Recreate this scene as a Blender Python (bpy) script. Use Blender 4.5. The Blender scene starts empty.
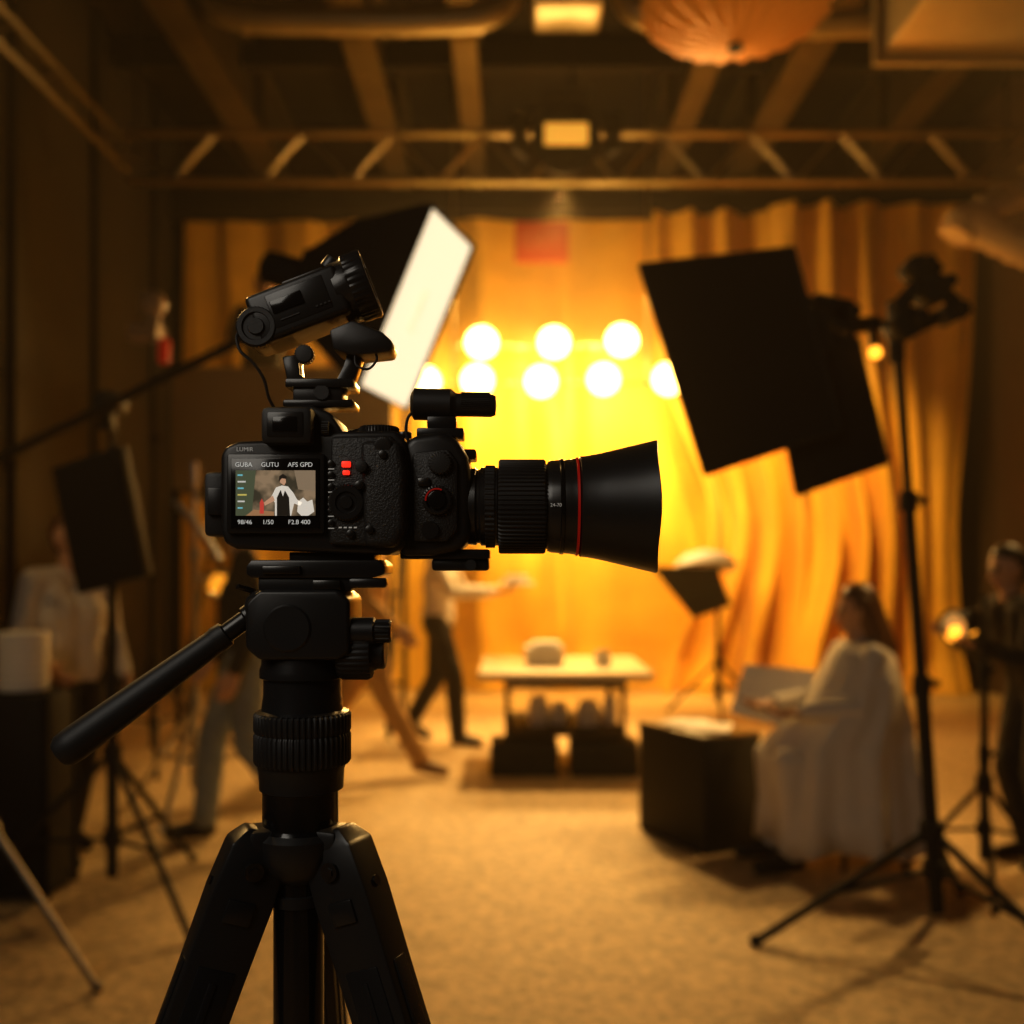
import bpy, bmesh, math, random
import numpy as np
from mathutils import Vector, Matrix
random.seed(7)
S = bpy.context.scene
COL = S.collection
pi = math.pi
S.view_settings.view_transform = 'Standard'
try:
    S.view_settings.look = 'Medium High Contrast'
except Exception:
    pass

# ------------------------------------------------------------ materials
def mat(name, col, rough=0.6, metal=0.0, emit=None, es=0.0, bump=0.0, bscale=50.0, var=0.0, vscale=5.0, sheen=0.0, spec=0.5, trans=0.0):
    m = bpy.data.materials.new(name); m.use_nodes = True
    nt = m.node_tree; b = nt.nodes['Principled BSDF']
    c = (col[0], col[1], col[2], 1)
    b.inputs['Base Color'].default_value = c
    b.inputs['Roughness'].default_value = rough
    b.inputs['Metallic'].default_value = metal
    b.inputs['Specular IOR Level'].default_value = spec
    if sheen: b.inputs['Sheen Weight'].default_value = sheen
    if emit:
        b.inputs['Emission Color'].default_value = (*emit, 1)
        b.inputs['Emission Strength'].default_value = es
    tc = nt.nodes.new('ShaderNodeTexCoord')
    if var > 0:
        n = nt.nodes.new('ShaderNodeTexNoise'); n.inputs['Scale'].default_value = vscale
        n.inputs['Detail'].default_value = 5
        r = nt.nodes.new('ShaderNodeValToRGB')
        r.color_ramp.elements[0].position = 0.3; r.color_ramp.elements[1].position = 0.7
        r.color_ramp.elements[0].color = (col[0]*(1-var), col[1]*(1-var), col[2]*(1-var), 1)
        r.color_ramp.elements[1].color = (min(1, col[0]*(1+var)), min(1, col[1]*(1+var)), min(1, col[2]*(1+var)), 1)
        nt.links.new(tc.outputs['Object'], n.inputs['Vector'])
        nt.links.new(n.outputs['Fac'], r.inputs['Fac'])
        nt.links.new(r.outputs['Color'], b.inputs['Base Color'])
    if bump > 0:
        n2 = nt.nodes.new('ShaderNodeTexNoise'); n2.inputs['Scale'].default_value = bscale
        n2.inputs['Detail'].default_value = 3
        bp = nt.nodes.new('ShaderNodeBump'); bp.inputs['Strength'].default_value = bump
        bp.inputs['Distance'].default_value = 0.5/bscale
        nt.links.new(tc.outputs['Object'], n2.inputs['Vector'])
        nt.links.new(n2.outputs['Fac'], bp.inputs['Height'])
        nt.links.new(bp.outputs['Normal'], b.inputs['Normal'])
    return m

M_black   = mat('black_plastic', (0.019,0.019,0.020), 0.36, bump=0.25, bscale=1800)
M_blackG  = mat('black_gloss', (0.008,0.008,0.009), 0.14)
M_blackS  = mat('black_satin', (0.019,0.019,0.020), 0.27)
M_rubber  = mat('rubber', (0.018,0.018,0.019), 0.5, bump=0.3, bscale=900)
M_leather = mat('leatherette', (0.024,0.024,0.025), 0.42, bump=1.0, bscale=700)
M_gun     = mat('gunmetal', (0.09,0.09,0.09), 0.28, metal=0.9)
M_chrome  = mat('steel', (0.6,0.58,0.55), 0.3, metal=1.0)
M_red     = mat('red_ring', (0.50,0.015,0.01), 0.4, emit=(0.8,0.02,0.01), es=0.06)
M_redbtn  = mat('red_button', (0.8,0.05,0.02), 0.4, emit=(1,0.04,0.02), es=0.9)  # red camera buttons, with a glow added to their colour
M_label   = mat('label_grey', (0.45,0.45,0.45), 0.6, emit=(1,0.95,0.85), es=0.12)
M_cloth   = mat('black_fabric', (0.009,0.008,0.007), 0.9, bump=0.3, bscale=300)
M_matb    = mat('matt_black', (0.012,0.011,0.010), 0.7)
M_white   = mat('white_plastic', (0.75,0.72,0.66), 0.6)
M_paper   = mat('paper', (0.85,0.82,0.76), 0.7, var=0.04, vscale=4)

# ------------------------------------------------------------ mesh helpers
def root(name, loc=(0,0,0)):
    e = bpy.data.objects.new(name, None); e.empty_display_size = 0.1
    e.location = loc; COL.objects.link(e); return e

def fin(bm, name, m, parent=None, bevel=0.0, seg=2, ang=0.6, smooth=True, origin=None):
    bmesh.ops.recalc_face_normals(bm, faces=bm.faces)
    if bevel > 0:
        es = [e for e in bm.edges if len(e.link_faces) == 2 and e.calc_face_angle(0) > 0.5]
        bmesh.ops.bevel(bm, geom=es, offset=bevel, segments=seg, profile=0.5, affect='EDGES', clamp_overlap=True)
    for f in bm.faces: f.smooth = smooth
    if ang < 2:
        for e in bm.edges:
            if len(e.link_faces) == 2 and e.calc_face_angle(0) > ang: e.smooth = False
    if parent is not None: o0 = Vector(parent.location)
    elif origin is not None: o0 = Vector(origin)
    else:
        cs = [v.co for v in bm.verts]
        o0 = Vector((sum(c.x for c in cs)/len(cs), sum(c.y for c in cs)/len(cs), min(c.z for c in cs)))
    for v in bm.verts: v.co -= o0
    me = bpy.data.meshes.new(name); bm.to_mesh(me); bm.free()
    ob = bpy.data.objects.new(name, me); COL.objects.link(ob)
    for mm in (m if isinstance(m, (list, tuple)) else [m]): me.materials.append(mm)
    if parent is not None: ob.parent = parent
    else: ob.location = o0
    return ob

def B(): return bmesh.new()

def b_box(bm, c, size, rot=None):
    mt = Matrix.Translation(Vector(c)) @ (rot.to_4x4() if rot is not None else Matrix.Identity(4)) @ Matrix.Diagonal((size[0], size[1], size[2], 1))
    bmesh.ops.create_cube(bm, size=1, matrix=mt)

def b_cyl(bm, p0, p1, r0, r1=None, seg=20, caps=True):
    p0 = Vector(p0); p1 = Vector(p1)
    if r1 is None: r1 = r0
    d = p1-p0; L = d.length
    q = d.to_track_quat('Z', 'Y').to_matrix().to_4x4()
    bmesh.ops.create_cone(bm, cap_ends=caps, segments=seg, radius1=max(r0,1e-5), radius2=max(r1,1e-5), depth=L,
                          matrix=Matrix.Translation((p0+p1)/2) @ q)

def b_sph(bm, c, r, sc=(1,1,1), u=16, v=10, rot=None):
    mt = Matrix.Translation(Vector(c)) @ (rot.to_4x4() if rot is not None else Matrix.Identity(4)) @ Matrix.Diagonal((sc[0], sc[1], sc[2], 1))
    bmesh.ops.create_uvsphere(bm, u_segments=u, v_segments=v, radius=r, matrix=mt)

def b_lathe(bm, p0, axis, prof, seg=64, knurl=None, rim=None, close=False):
    axis = Vector(axis).normalized(); p0 = Vector(p0)
    up = Vector((0,0,1)) if abs(axis.z) < 0.9 else Vector((0,1,0))
    a = axis.cross(up).normalized(); b = a.cross(axis).normalized()
    rings = []
    for i, (t, r) in enumerate(prof):
        ring = []
        for k in range(seg):
            th = 2*pi*k/seg
            rr = r
            if knurl and knurl[0] <= i <= knurl[1]:
                rr = r - (knurl[3] if (int(k*knurl[2]*2/seg) % 2) else 0)
            tt = t
            if rim: tt = t + rim(i, th)
            ring.append(bm.verts.new(p0 + axis*tt + (a*math.cos(th) + b*math.sin(th))*max(rr, 1e-5)))
        rings.append(ring)
    for i in range(len(rings)-1):
        for k in range(seg):
            bm.faces.new((rings[i][k], rings[i][(k+1) % seg], rings[i+1][(k+1) % seg], rings[i+1][k]))
    if close:
        bm.faces.new(rings[0]); bm.faces.new(rings[-1])

def b_tube(bm, pts, r, seg=10):
    pts = [Vector(p) for p in pts]
    n = len(pts); prev = None; rings = []
    for i in range(n):
        d = (pts[min(i+1, n-1)] - pts[max(i-1, 0)]).normalized()
        if prev is None:
            up = Vector((0,0,1)) if abs(d.z) < 0.9 else Vector((1,0,0))
            a = d.cross(up).normalized()
        else: a = (prev - d*prev.dot(d)).normalized()
        prev = a; b = d.cross(a)
        rr = r[i] if isinstance(r, (list, tuple)) else r
        rings.append([bm.verts.new(pts[i] + (a*math.cos(2*pi*k/seg) + b*math.sin(2*pi*k/seg))*rr) for k in range(seg)])
    for i in range(n-1):
        for k in range(seg):
            bm.faces.new((rings[i][k], rings[i][(k+1) % seg], rings[i+1][(k+1) % seg], rings[i+1][k]))
    bm.faces.new(rings[0]); bm.faces.new(list(reversed(rings[-1])))

def spline(pts, n=24):
    pts = [Vector(p) for p in pts]; out = []
    P = [pts[0]] + pts + [pts[-1]]
    segs = len(pts)-1
    for s in range(segs):
        p0, p1, p2, p3 = P[s], P[s+1], P[s+2], P[s+3]
        k = max(2, n//segs)
        for j in range(k):
            t = j/k
            out.append(0.5*((2*p1) + (p2-p0)*t + (2*p0-5*p1+4*p2-p3)*t*t + (3*p1-p0-3*p2+p3)*t**3))
    out.append(pts[-1]); return out

def b_prism(bm, poly, y0, y1):
    a = [bm.verts.new((x, y0, z)) for x, z in poly]
    b = [bm.verts.new((x, y1, z)) for x, z in poly]
    n = len(poly)
    bm.faces.new(a); bm.faces.new(list(reversed(b)))
    for i in range(n): bm.faces.new((a[i], b[i], b[(i+1) % n], a[(i+1) % n]))

def b_slab(bm, pts, thick):
    p = [Vector(q) for q in pts]
    n = (p[1]-p[0]).cross(p[3]-p[0]).normalized()*thick/2
    a = [bm.verts.new(q-n) for q in p]; b = [bm.verts.new(q+n) for q in p]
    k = len(p)
    bm.faces.new(a); bm.faces.new(list(reversed(b)))
    for i in range(k): bm.faces.new((a[i], b[i], b[(i+1) % k], a[(i+1) % k]))

# ------------------------------------------------------------ PEOPLE
M_skin = mat('skin', (0.58,0.34,0.21), 0.5, spec=0.4)
M_eye = mat('eye_dark', (0.02,0.015,0.01), 0.2)
M_lip = mat('lips', (0.42,0.15,0.11), 0.5)
BASE = dict(pelvis=(0,0,.97), hipR=(.09,0,.93), hipL=(-.09,0,.93), kneeR=(.10,.02,.50), kneeL=(-.10,.02,.50),
    ankR=(.10,-.02,.085), ankL=(-.10,-.02,.085), toeR=(.12,.15,.035), toeL=(-.12,.15,.035),
    chest=(0,0.01,1.25), shR=(.185,0,1.42), shL=(-.185,0,1.42), neck=(0,0,1.47), head=(0,.02,1.635),
    elR=(.25,-.03,1.14), elL=(-.25,-.03,1.14), wrR=(.26,.08,.91), wrL=(-.26,.08,.91))
def person(name, loc, yaw, sc_, J, top, bottom, shoe, hair, hd=(0,1,0), hairlong=0.0, bun=False, handdir=None, z0=0.0, wide=1.0, voxel=0.0085, palm=None):
    j = dict(BASE); j.update(J)
    f_ = Vector((math.cos(yaw), math.sin(yaw), 0)); rgt = Vector((math.sin(yaw), -math.cos(yaw), 0)); up = Vector((0,0,1))
    def W(p): return Vector((loc[0], loc[1], z0)) + (rgt*p[0] + f_*p[1] + up*p[2])*sc_
    P = {k: Vector(v) for k, v in j.items()}
    bones = []
    SK, TO, BO, SH, HA, EY, LI = range(7)
    add = lambda a, b, ra, rb, m: bones.append((Vector(a), Vector(b), ra, rb, m))
    pel, ch, nk, hdc = P['pelvis'], P['chest'], P['neck'], P['head']
    lat = (P['shR']-P['shL']).normalized()
    for sgn in (-1, 1):
        add(pel+lat*sgn*.058-Vector((0,0,.02)), pel.lerp(ch, .5)+lat*sgn*.055, .120, .104, TO)
        add(pel.lerp(ch, .5)+lat*sgn*.055, ch+lat*sgn*.070*wide, .104, .116, TO)
        add(ch+lat*sgn*.070*wide, nk+lat*sgn*.08-Vector((0,0,.09)), .116, .076, TO)
        add(pel+lat*sgn*.06-Vector((0,0,.05)), (P['hipR'] if sgn > 0 else P['hipL']), .112, .105, BO)
    add(P['shL'], nk-Vector((0,0,.03)), .066, .056, TO); add(P['shR'], nk-Vector((0,0,.03)), .066, .056, TO)
    add(nk-Vector((0,0,.02)), hdc-Vector((0,0.01,.07)), .056, .052, SK)
    h = Vector(hd).normalized(); hr = h.cross(Vector((0,0,1))).normalized(); hu = hr.cross(h)
    add(hdc, hdc+hu*.03-h*.010, .083, .085, SK)
    add(hdc+h*.012, hdc-hu*.065+h*.045, .072, .042, SK)
    add(hdc+hu*.012+h*.082, hdc-hu*.026+h*.104, .010, .014, SK)
    for sgn in (-1, 1):
        add(hdc+hr*sgn*.085+hu*.008-h*.008, hdc+hr*sgn*.084-hu*.022, .015, .010, SK)
        add(hdc+hr*sgn*.032+hu*.012+h*.078, hdc+hr*sgn*.034+hu*.012+h*.078, .010, .010, EY)
        add(hdc+hr*sgn*.02+hu*.033+h*.080, hdc+hr*sgn*.045+hu*.032+h*.072, .006, .005, HA)
    add(hdc-hr*.02-hu*.055+h*.082, hdc+hr*.02-hu*.055+h*.082, .008, .008, LI)
    add(hdc+hu*.038-h*.030, hdc+hu*.050-h*.020, .090, .084, HA)
    add(hdc-h*.038+hu*.02, hdc-h*.042-hu*.04, .084, .062, HA)
    if hairlong > 0:
        for sgn in (-1, 1): add(hdc-h*.025+hr*sgn*.058+hu*.03, hdc-h*.055+hr*sgn*.06-hu*hairlong, .048, .042, HA)
        add(hdc-h*.05, hdc-h*.095-hu*(hairlong+.06), .075, .05, HA)
    if bun: add(hdc-h*.10+hu*.02, hdc-h*.12+hu*.0, .042, .042, HA)
    for sfx, sgn in (('R', 1), ('L', -1)):
        sh, el, wr = P['sh'+sfx], P['el'+sfx], P['wr'+sfx]
        add(sh, el, .066, .052, TO); add(el, wr, .052, .041, TO)
        fd = (wr-el).normalized()
        add(wr, wr+fd*.02, .027, .027, SK)
        hdv = fd if not handdir else Vector(handdir).normalized()
        pn_ = Vector((-sgn,0,0)) if not palm else Vector(palm)
        pn_ = (pn_ - hdv*pn_.dot(hdv)).normalized(); lt = hdv.cross(pn_).normalized()
        if lt.dot(Vector((0,1,0.6))) < 0: lt = -lt
        w0 = wr+fd*.03
        lens = (.042,.047,.043,.034)
        for q in range(4):
            off = lt*(.033-.022*q)
            kn = w0+hdv*(.088-.004*abs(q-1))+off
            add(w0+off*.6, kn, .017, .0125, SK)
            a1 = kn + (hdv*.9+pn_*.35).normalized()*lens[q]
            a2 = a1 + (hdv*.55+pn_*.75).normalized()*lens[q]*.85
            add(kn, a1, .0105, .0095, SK); add(a1, a2, .0095, .008, SK)
        t0 = w0+hdv*.03+lt*.025; t1 = t0+(hdv*.6+lt*.7+pn_*.3).normalized()*.045; t2 = t1+(hdv*.9+lt*.2+pn_*.3).normalized()*.032
        add(t0, t1, .015, .012, SK); add(t1, t2, .0115, .009, SK)
        hp, kn, an, to = P['hip'+sfx], P['knee'+sfx], P['ank'+sfx], P['toe'+sfx]
        add(hp, kn, .104, .074, BO); add(kn, an+(kn-an).normalized()*.02, .074, .062, BO)
        fdir = (to-an); fdir.z = 0; fdir.normalize()
        add(an, an-fdir*.025-Vector((0,0,.04)), .042, .038, SH); add(an-Vector((0,0,.02)), to, .042, .034, SH); add(an-fdir*.02-Vector((0,0,.045)), to-Vector((0,0,.002)), .036, .033, SH)
    bm = B()
    for a, b, ra, rb, m_ in bones:
        b_sph(bm, a, ra, u=12, v=8)
        if (b-a).length > 1e-4:
            b_sph(bm, b, rb, u=12, v=8); b_cyl(bm, a, b, ra, rb, seg=12)
    me = bpy.data.meshes.new('tmp'); bm.to_mesh(me); bm.free()
    ob = bpy.data.objects.new('tmp', me); COL.objects.link(ob)
    rm = ob.modifiers.new('r', 'REMESH'); rm.mode = 'VOXEL'; rm.voxel_size = voxel
    sm = ob.modifiers.new('s', 'SMOOTH'); sm.iterations = 2; sm.factor = 0.5
    dg = bpy.context.evaluated_depsgraph_get(); dg.update()
    m2 = bpy.data.meshes.new_from_object(ob.evaluated_get(dg))
    bpy.data.objects.remove(ob)
    m2.materials.clear()
    for mm in (M_skin, top, bottom, shoe, hair, M_eye, M_lip): m2.materials.append(mm)
    nv = len(m2.vertices); co = np.empty(nv*3, dtype=np.float32); m2.vertices.foreach_get('co', co); co = co.reshape(-1, 3)
    nf = len(m2.polygons); fc_ = np.empty(nf*3, dtype=np.float32); m2.polygons.foreach_get('center', fc_); fc_ = fc_.reshape(-1, 3)
    best = np.full(nf, 1e9); idx = np.zeros(nf, dtype=np.int32)
    for a, b, ra, rb, m_ in bones:
        A = np.array(a, dtype=np.float32); Bv = np.array(b, dtype=np.float32); ab = Bv-A; L2 = max(float(ab.dot(ab)), 1e-9)
        t = np.clip(((fc_-A)@ab)/L2, 0, 1)
        d = np.linalg.norm(fc_-(A+t[:, None]*ab), axis=1) - (ra+(rb-ra)*t)
        u = d < best; best[u] = d[u]; idx[u] = m_
    # cloth drape: soft wrinkles pushed along normals on clothing only
    m2.polygons.foreach_set('material_index', idx); m2.polygons.foreach_set('use_smooth', np.ones(nf, dtype=bool))
    Rm = np.array([[rgt.x,f_.x,0],[rgt.y,f_.y,0],[0,0,1]])
    co2 = (co@Rm.T)*sc_
    m2.vertices.foreach_set('co', co2.astype(np.float32).ravel()); m2.update()
    m2.name = name
    rt = root(name, (loc[0], loc[1], z0))
    o2 = bpy.data.objects.new('body', m2); COL.objects.link(o2); o2.parent = rt
    return rt, W
M_shirtW = mat('white_shirt', (0.74,0.68,0.58), 0.85, bump=1.0, bscale=14)
M_shirtD = mat('dark_shirt', (0.03,0.026,0.022), 0.85, bump=1.0, bscale=14)
M_pantsD = mat('dark_trousers', (0.03,0.027,0.024), 0.85, bump=1.0, bscale=14)
M_tan = mat('tan_cloth', (0.55,0.32,0.11), 0.8, bump=1.0, bscale=14)
M_jeans = mat('pale_jeans', (0.24,0.27,0.28), 0.85, bump=1.0, bscale=16)
M_shoe = mat('shoe_leather', (0.02,0.015,0.012), 0.4)
M_shoeT = mat('tan_shoe', (0.25,0.14,0.06), 0.5)
M_hairD = mat('dark_hair', (0.03,0.018,0.01), 0.5, bump=0.5, bscale=60)
M_hairB = mat('brown_hair', (0.13,0.055,0.022), 0.42, bump=0.5, bscale=60)
M_cape = mat('white_cape', (0.78,0.72,0.62), 0.75, bump=0.4, bscale=12)

J = dict(kneeR=(.09,.14,.51), ankR=(.09,.17,.09), toeR=(.10,.34,.04), kneeL=(-.09,-.04,.50), ankL=(-.09,-.24,.15), toeL=(-.10,-.11,.045))
J.update(elR=(.23,.14,1.16), wrR=(.15,.40,1.16), elL=(-.23,.14,1.16), wrL=(-.15,.40,1.16))
rt, W = person('man_walking', (-0.56,7.8), -0.15, 1.0, J, M_shirtW, M_pantsD, M_shoe, M_hairD, palm=(0,0,1), voxel=0.0095)
ty = root('serving_tray', W((0,.58,1.215)))
bm = B(); b_box(bm, W((0,.60,1.225)), (0.26,0.34,0.015)); b_box(bm, W((0,.60,1.258)), (0.16,0.2,0.05)); fin(bm, 'tray_with_box', M_paper, ty, bevel=0.005)
J = dict(kneeR=(.09,.13,.53), ankR=(.09,.36,.12), toeR=(.10,.52,.05), kneeL=(-.09,-.16,.52), ankL=(-.09,-.44,.17), toeL=(-.10,-.31,.04), elL=(-.25,-.12,1.15), wrL=(-.25,-.05,.92), elR=(.25,.05,1.14), wrR=(.24,.22,.98))
person('man_in_tan_suit', (-0.94,6.7), -0.1, 1.0, J, M_tan, M_tan, M_shoeT, M_hairB, voxel=0.0095)
J = dict(kneeR=(.09,.16,.52), ankR=(.09,.20,.09), toeR=(.10,.37,.04), kneeL=(-.09,-.02,.50), ankL=(-.09,-.28,.14), toeL=(-.10,-.13,.045), elR=(.25,.02,1.14), wrR=(.23,.16,.94), elL=(-.25,-.05,1.14), wrL=(-.25,.04,.91))
person('crew_member', (-1.33,5.1), pi+0.25, 0.98, J, M_shirtD, M_jeans, M_shoe, M_hairD)
J = dict(chest=(0,.02,1.25), elR=(.25,.0,1.14), wrR=(.22,.20,1.02), elL=(-.25,-.02,1.14), wrL=(-.24,.12,.94), kneeR=(.09,.10,.51), ankR=(.09,.10,.085), toeR=(.10,.27,.035), kneeL=(-.09,-.02,.50), ankL=(-.09,-.16,.10), toeL=(-.10,-.0,.04))
person('crew_member', (-2.10,4.85), -0.7, 0.92, J, M_shirtW, M_pantsD, M_shoe, M_hairB, hd=(-.2,1,-.1))
J = dict(chest=(0,.08,1.25), shR=(.185,.12,1.40), shL=(-.185,.12,1.40), neck=(0,.13,1.45), head=(0,.17,1.61), elR=(.26,.25,1.18), wrR=(.12,.40,1.30), elL=(-.26,.25,1.18), wrL=(-.14,.40,1.28))
person('platform_operator', (-2.05,8.42), -1.2, 1.0, J, M_shirtD, M_pantsD, M_shoe, M_hairB, z0=1.99, voxel=0.0095)
J = dict(chest=(0,.10,1.22), shR=(.185,.14,1.37), shL=(-.185,.14,1.37), neck=(0,.15,1.43), head=(0,.18,1.585), elR=(.25,.18,1.12), wrR=(.13,.40,1.20), elL=(-.24,.22,1.10), wrL=(-.12,.42,1.18), kneeR=(.1,.10,.5), kneeL=(-.1,.08,.5))
rt, W = person('crew_member', (2.42,4.72), pi+0.15, 0.86, J, M_shirtD, M_pantsD, M_shoe, M_hairD, hd=(0,1,-.3), palm=(0,0,1))
sy = pi+0.12
J = dict(pelvis=(0,0,.53), hipR=(.09,.05,.52), hipL=(-.09,.05,.52), kneeR=(.11,.42,.50), kneeL=(-.11,.42,.50), ankR=(.12,.40,.09), ankL=(-.12,.40,.09), toeR=(.13,.56,.04), toeL=(-.13,.56,.04),
    chest=(0,.02,.82), shR=(.165,.03,.98), shL=(-.165,.03,.98), neck=(0,.03,1.03), head=(0,.04,1.19), elR=(.24,.12,.76), wrR=(.15,.38,.74), elL=(-.22,.12,.76), wrL=(-.16,.36,.74))
wl = (1.63,4.74)
rt, W = person('seated_woman', wl, sy, 0.98, J, M_cape, M_cape, M_shoe, M_hairB, hd=(.25,1,-.25), hairlong=0.15, palm=(0,0,1), voxel=0.0075)
bm = B(); rings = []
lev = [(0.02,1.045,.065,.07),(0.02,1.02,.13,.10),(0.02,.985,.215,.135),(.03,.88,.255,.17),(.05,.76,.27,.22),(.09,.66,.28,.29),(.12,.58,.29,.33),(.11,.42,.30,.345),(.10,.24,.315,.365),(.09,.11,.33,.385)]
for q, (cy, cz, rx, ry) in enumerate(lev):
    ring = []
    for k in range(96):
        th = 2*pi*k/96; fo = 1 + (0.11*max(0, q-2)/7)*math.sin(7*th+0.6*q+0.8*math.sin(2*th)) + (0.05*max(0, q-2)/7)*math.sin(17*th+q*.5)
        ring.append(bm.verts.new(W((rx*fo*math.cos(th), cy+ry*fo*math.sin(th), cz+0.02*math.sin(5*th)*(q/9)))))
    rings.append(ring)
for i in range(len(rings)-1):
    for k in range(96): bm.faces.new((rings[i][k], rings[i][(k+1) % 96], rings[i+1][(k+1) % 96], rings[i+1][k]))
cp = fin(bm, 'cape', M_cape, rt, ang=3)
so = cp.modifiers.new('solid', 'SOLIDIFY'); so.thickness = 0.004
st = root('stool', (wl[0], wl[1], 0))
bm = B(); b_cyl(bm, (wl[0],wl[1],0.36), (wl[0],wl[1],0.40), 0.17, seg=32)
for k in range(4):
    a = pi/4+k*pi/2; b_cyl(bm, (wl[0]+.12*math.cos(a), wl[1]+.12*math.sin(a), .37), (wl[0]+.20*math.cos(a), wl[1]+.20*math.sin(a), 0), .014, seg=10)
fin(bm, 'stool_body', M_matb, st)
sb_ = root('sketch_board', (1.22,4.86,0.66))
bm = B(); b_slab(bm, [(1.06,4.98,0.66),(1.16,5.10,0.88),(1.48,4.98,0.86),(1.34,4.84,0.60)], 0.008); fin(bm, 'board_sheet', M_paper, sb_, smooth=False)

# ------------------------------------------------------------ ROOM SHELL
X0, X1, Y0, Y1, H = -3.75, 5.05, -3.0, 11.6, 6.3
M_floor = mat('carpet', (0.56,0.41,0.22), 0.55, bump=1.0, bscale=55, var=0.34, vscale=26, spec=0.5)
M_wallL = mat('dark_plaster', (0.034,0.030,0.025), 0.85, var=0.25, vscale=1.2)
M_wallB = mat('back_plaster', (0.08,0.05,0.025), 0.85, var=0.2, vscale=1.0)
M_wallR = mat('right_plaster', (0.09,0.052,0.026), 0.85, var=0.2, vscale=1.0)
M_ceil  = mat('dark_ceiling', (0.014,0.012,0.009), 0.9, var=0.3, vscale=1.5)
def slab(name, a, b, m):
    bm = B(); b_box(bm, [(a[i]+b[i])/2 for i in range(3)], [b[i]-a[i] for i in range(3)]); return fin(bm, name, m, smooth=False)
slab('floor', (X0,Y0,-0.1), (X1,Y1,0), M_floor)
slab('ceiling', (X0,Y0,H), (X1,Y1,H+0.1), M_ceil)
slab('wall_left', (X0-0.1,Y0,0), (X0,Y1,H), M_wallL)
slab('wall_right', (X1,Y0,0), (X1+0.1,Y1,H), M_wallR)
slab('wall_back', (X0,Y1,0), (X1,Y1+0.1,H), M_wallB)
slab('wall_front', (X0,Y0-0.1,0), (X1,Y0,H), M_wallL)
slab('trim_1', (X0,Y1-0.35,5.12), (X1,Y1,5.45), M_matb)
for k, yy in enumerate((3.2, 4.7, 6.2, 7.7, 9.2, 10.7)):
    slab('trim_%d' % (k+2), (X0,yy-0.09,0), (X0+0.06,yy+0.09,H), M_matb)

M_beam = mat('painted_steel', (0.125,0.105,0.065), 0.42, metal=0.6, var=0.15, vscale=3)
for bx, w in ((-2.55,0.30), (-1.22,0.26), (-0.38,0.20), (1.62,0.22), (2.42,0.3), (3.7,0.26)):
    bm = B()
    b_box(bm, (bx, 7.2, 5.52), (w, 8.4, 0.05)); b_box(bm, (bx, 7.2, 6.22), (w, 8.4, 0.05)); b_box(bm, (bx, 7.2, 5.9), (0.06, 8.4, 0.6))
    for yy in (4.0, 6.0, 8.0, 10.0): b_box(bm, (bx, yy, 5.87), (w*0.9, 0.03, 0.66))
    fin(bm, 'ceiling_beam', M_beam, smooth=False)
for yy in (6.4, 9.6):
    bm = B(); b_box(bm, (0.65, yy, 6.12), (8.7, 0.18, 0.26)); fin(bm, 'ceiling_joist', M_ceil, smooth=False)

M_duct = mat('galvanised_duct', (0.46,0.38,0.22), 0.38, metal=0.5, var=0.1, vscale=4)
M_hose = mat('cream_hose', (0.62,0.52,0.36), 0.6)
def duct(name, pts, r, rib=0.5, m=None):
    bm = B(); sp = spline(pts, 40); b_tube(bm, sp, r, 24)
    L = 0
    for i in range(1, len(sp)):
        L += (sp[i]-sp[i-1]).length
        if L > rib:
            L = 0; d = (sp[i]-sp[i-1]).normalized()
            b_cyl(bm, sp[i]-d*0.02, sp[i]+d*0.02, r*1.1, seg=24)
    return fin(bm, name, m or M_duct)
duct('air_duct', [(-2.22,7.4,6.28),(-2.20,7.4,5.60),(-2.02,7.4,5.34),(-1.3,7.4,5.30),(-0.5,7.4,5.30),(-0.14,7.4,5.36),(0.01,7.4,5.6),(0.03,7.4,6.28)], 0.10)
duct('air_duct', [(0.78,7.4,6.28),(0.80,7.4,5.6),(0.95,7.4,5.34),(1.6,7.4,5.28),(3.0,7.4,5.28),(4.9,7.4,5.28)], 0.10)
duct('flexible_hose', [(4.95,8.9,4.05),(4.5,8.9,4.1),(4.15,8.9,4.25),(3.95,8.9,4.35),(3.85,8.9,4.22)], 0.15, 0.12, M_hose)
duct('flexible_hose', [(4.98,9.2,4.75),(4.6,9.2,4.7),(4.25,9.2,4.55),(4.1,9.2,4.35)], 0.12, 0.12, M_hose)
r_ = root('ventilation_duct', (2.75,5.2,4.1))
bm = B(); b_box(bm, (2.78,5.4,4.60), (1.35,1.0,0.66)); fin(bm, 'duct_body', M_duct, r_, bevel=0.02)
bm = B()
for yy in (4.95, 5.85): b_box(bm, (2.78,yy,4.60), (1.43,0.05,0.74))
fin(bm, 'duct_flange', M_duct, r_)
bm = B()
for xx in (2.2, 3.35): b_cyl(bm, (xx,5.4,4.9), (xx,5.4,6.3), 0.02)
fin(bm, 'duct_hanger', M_matb, r_)

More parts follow.
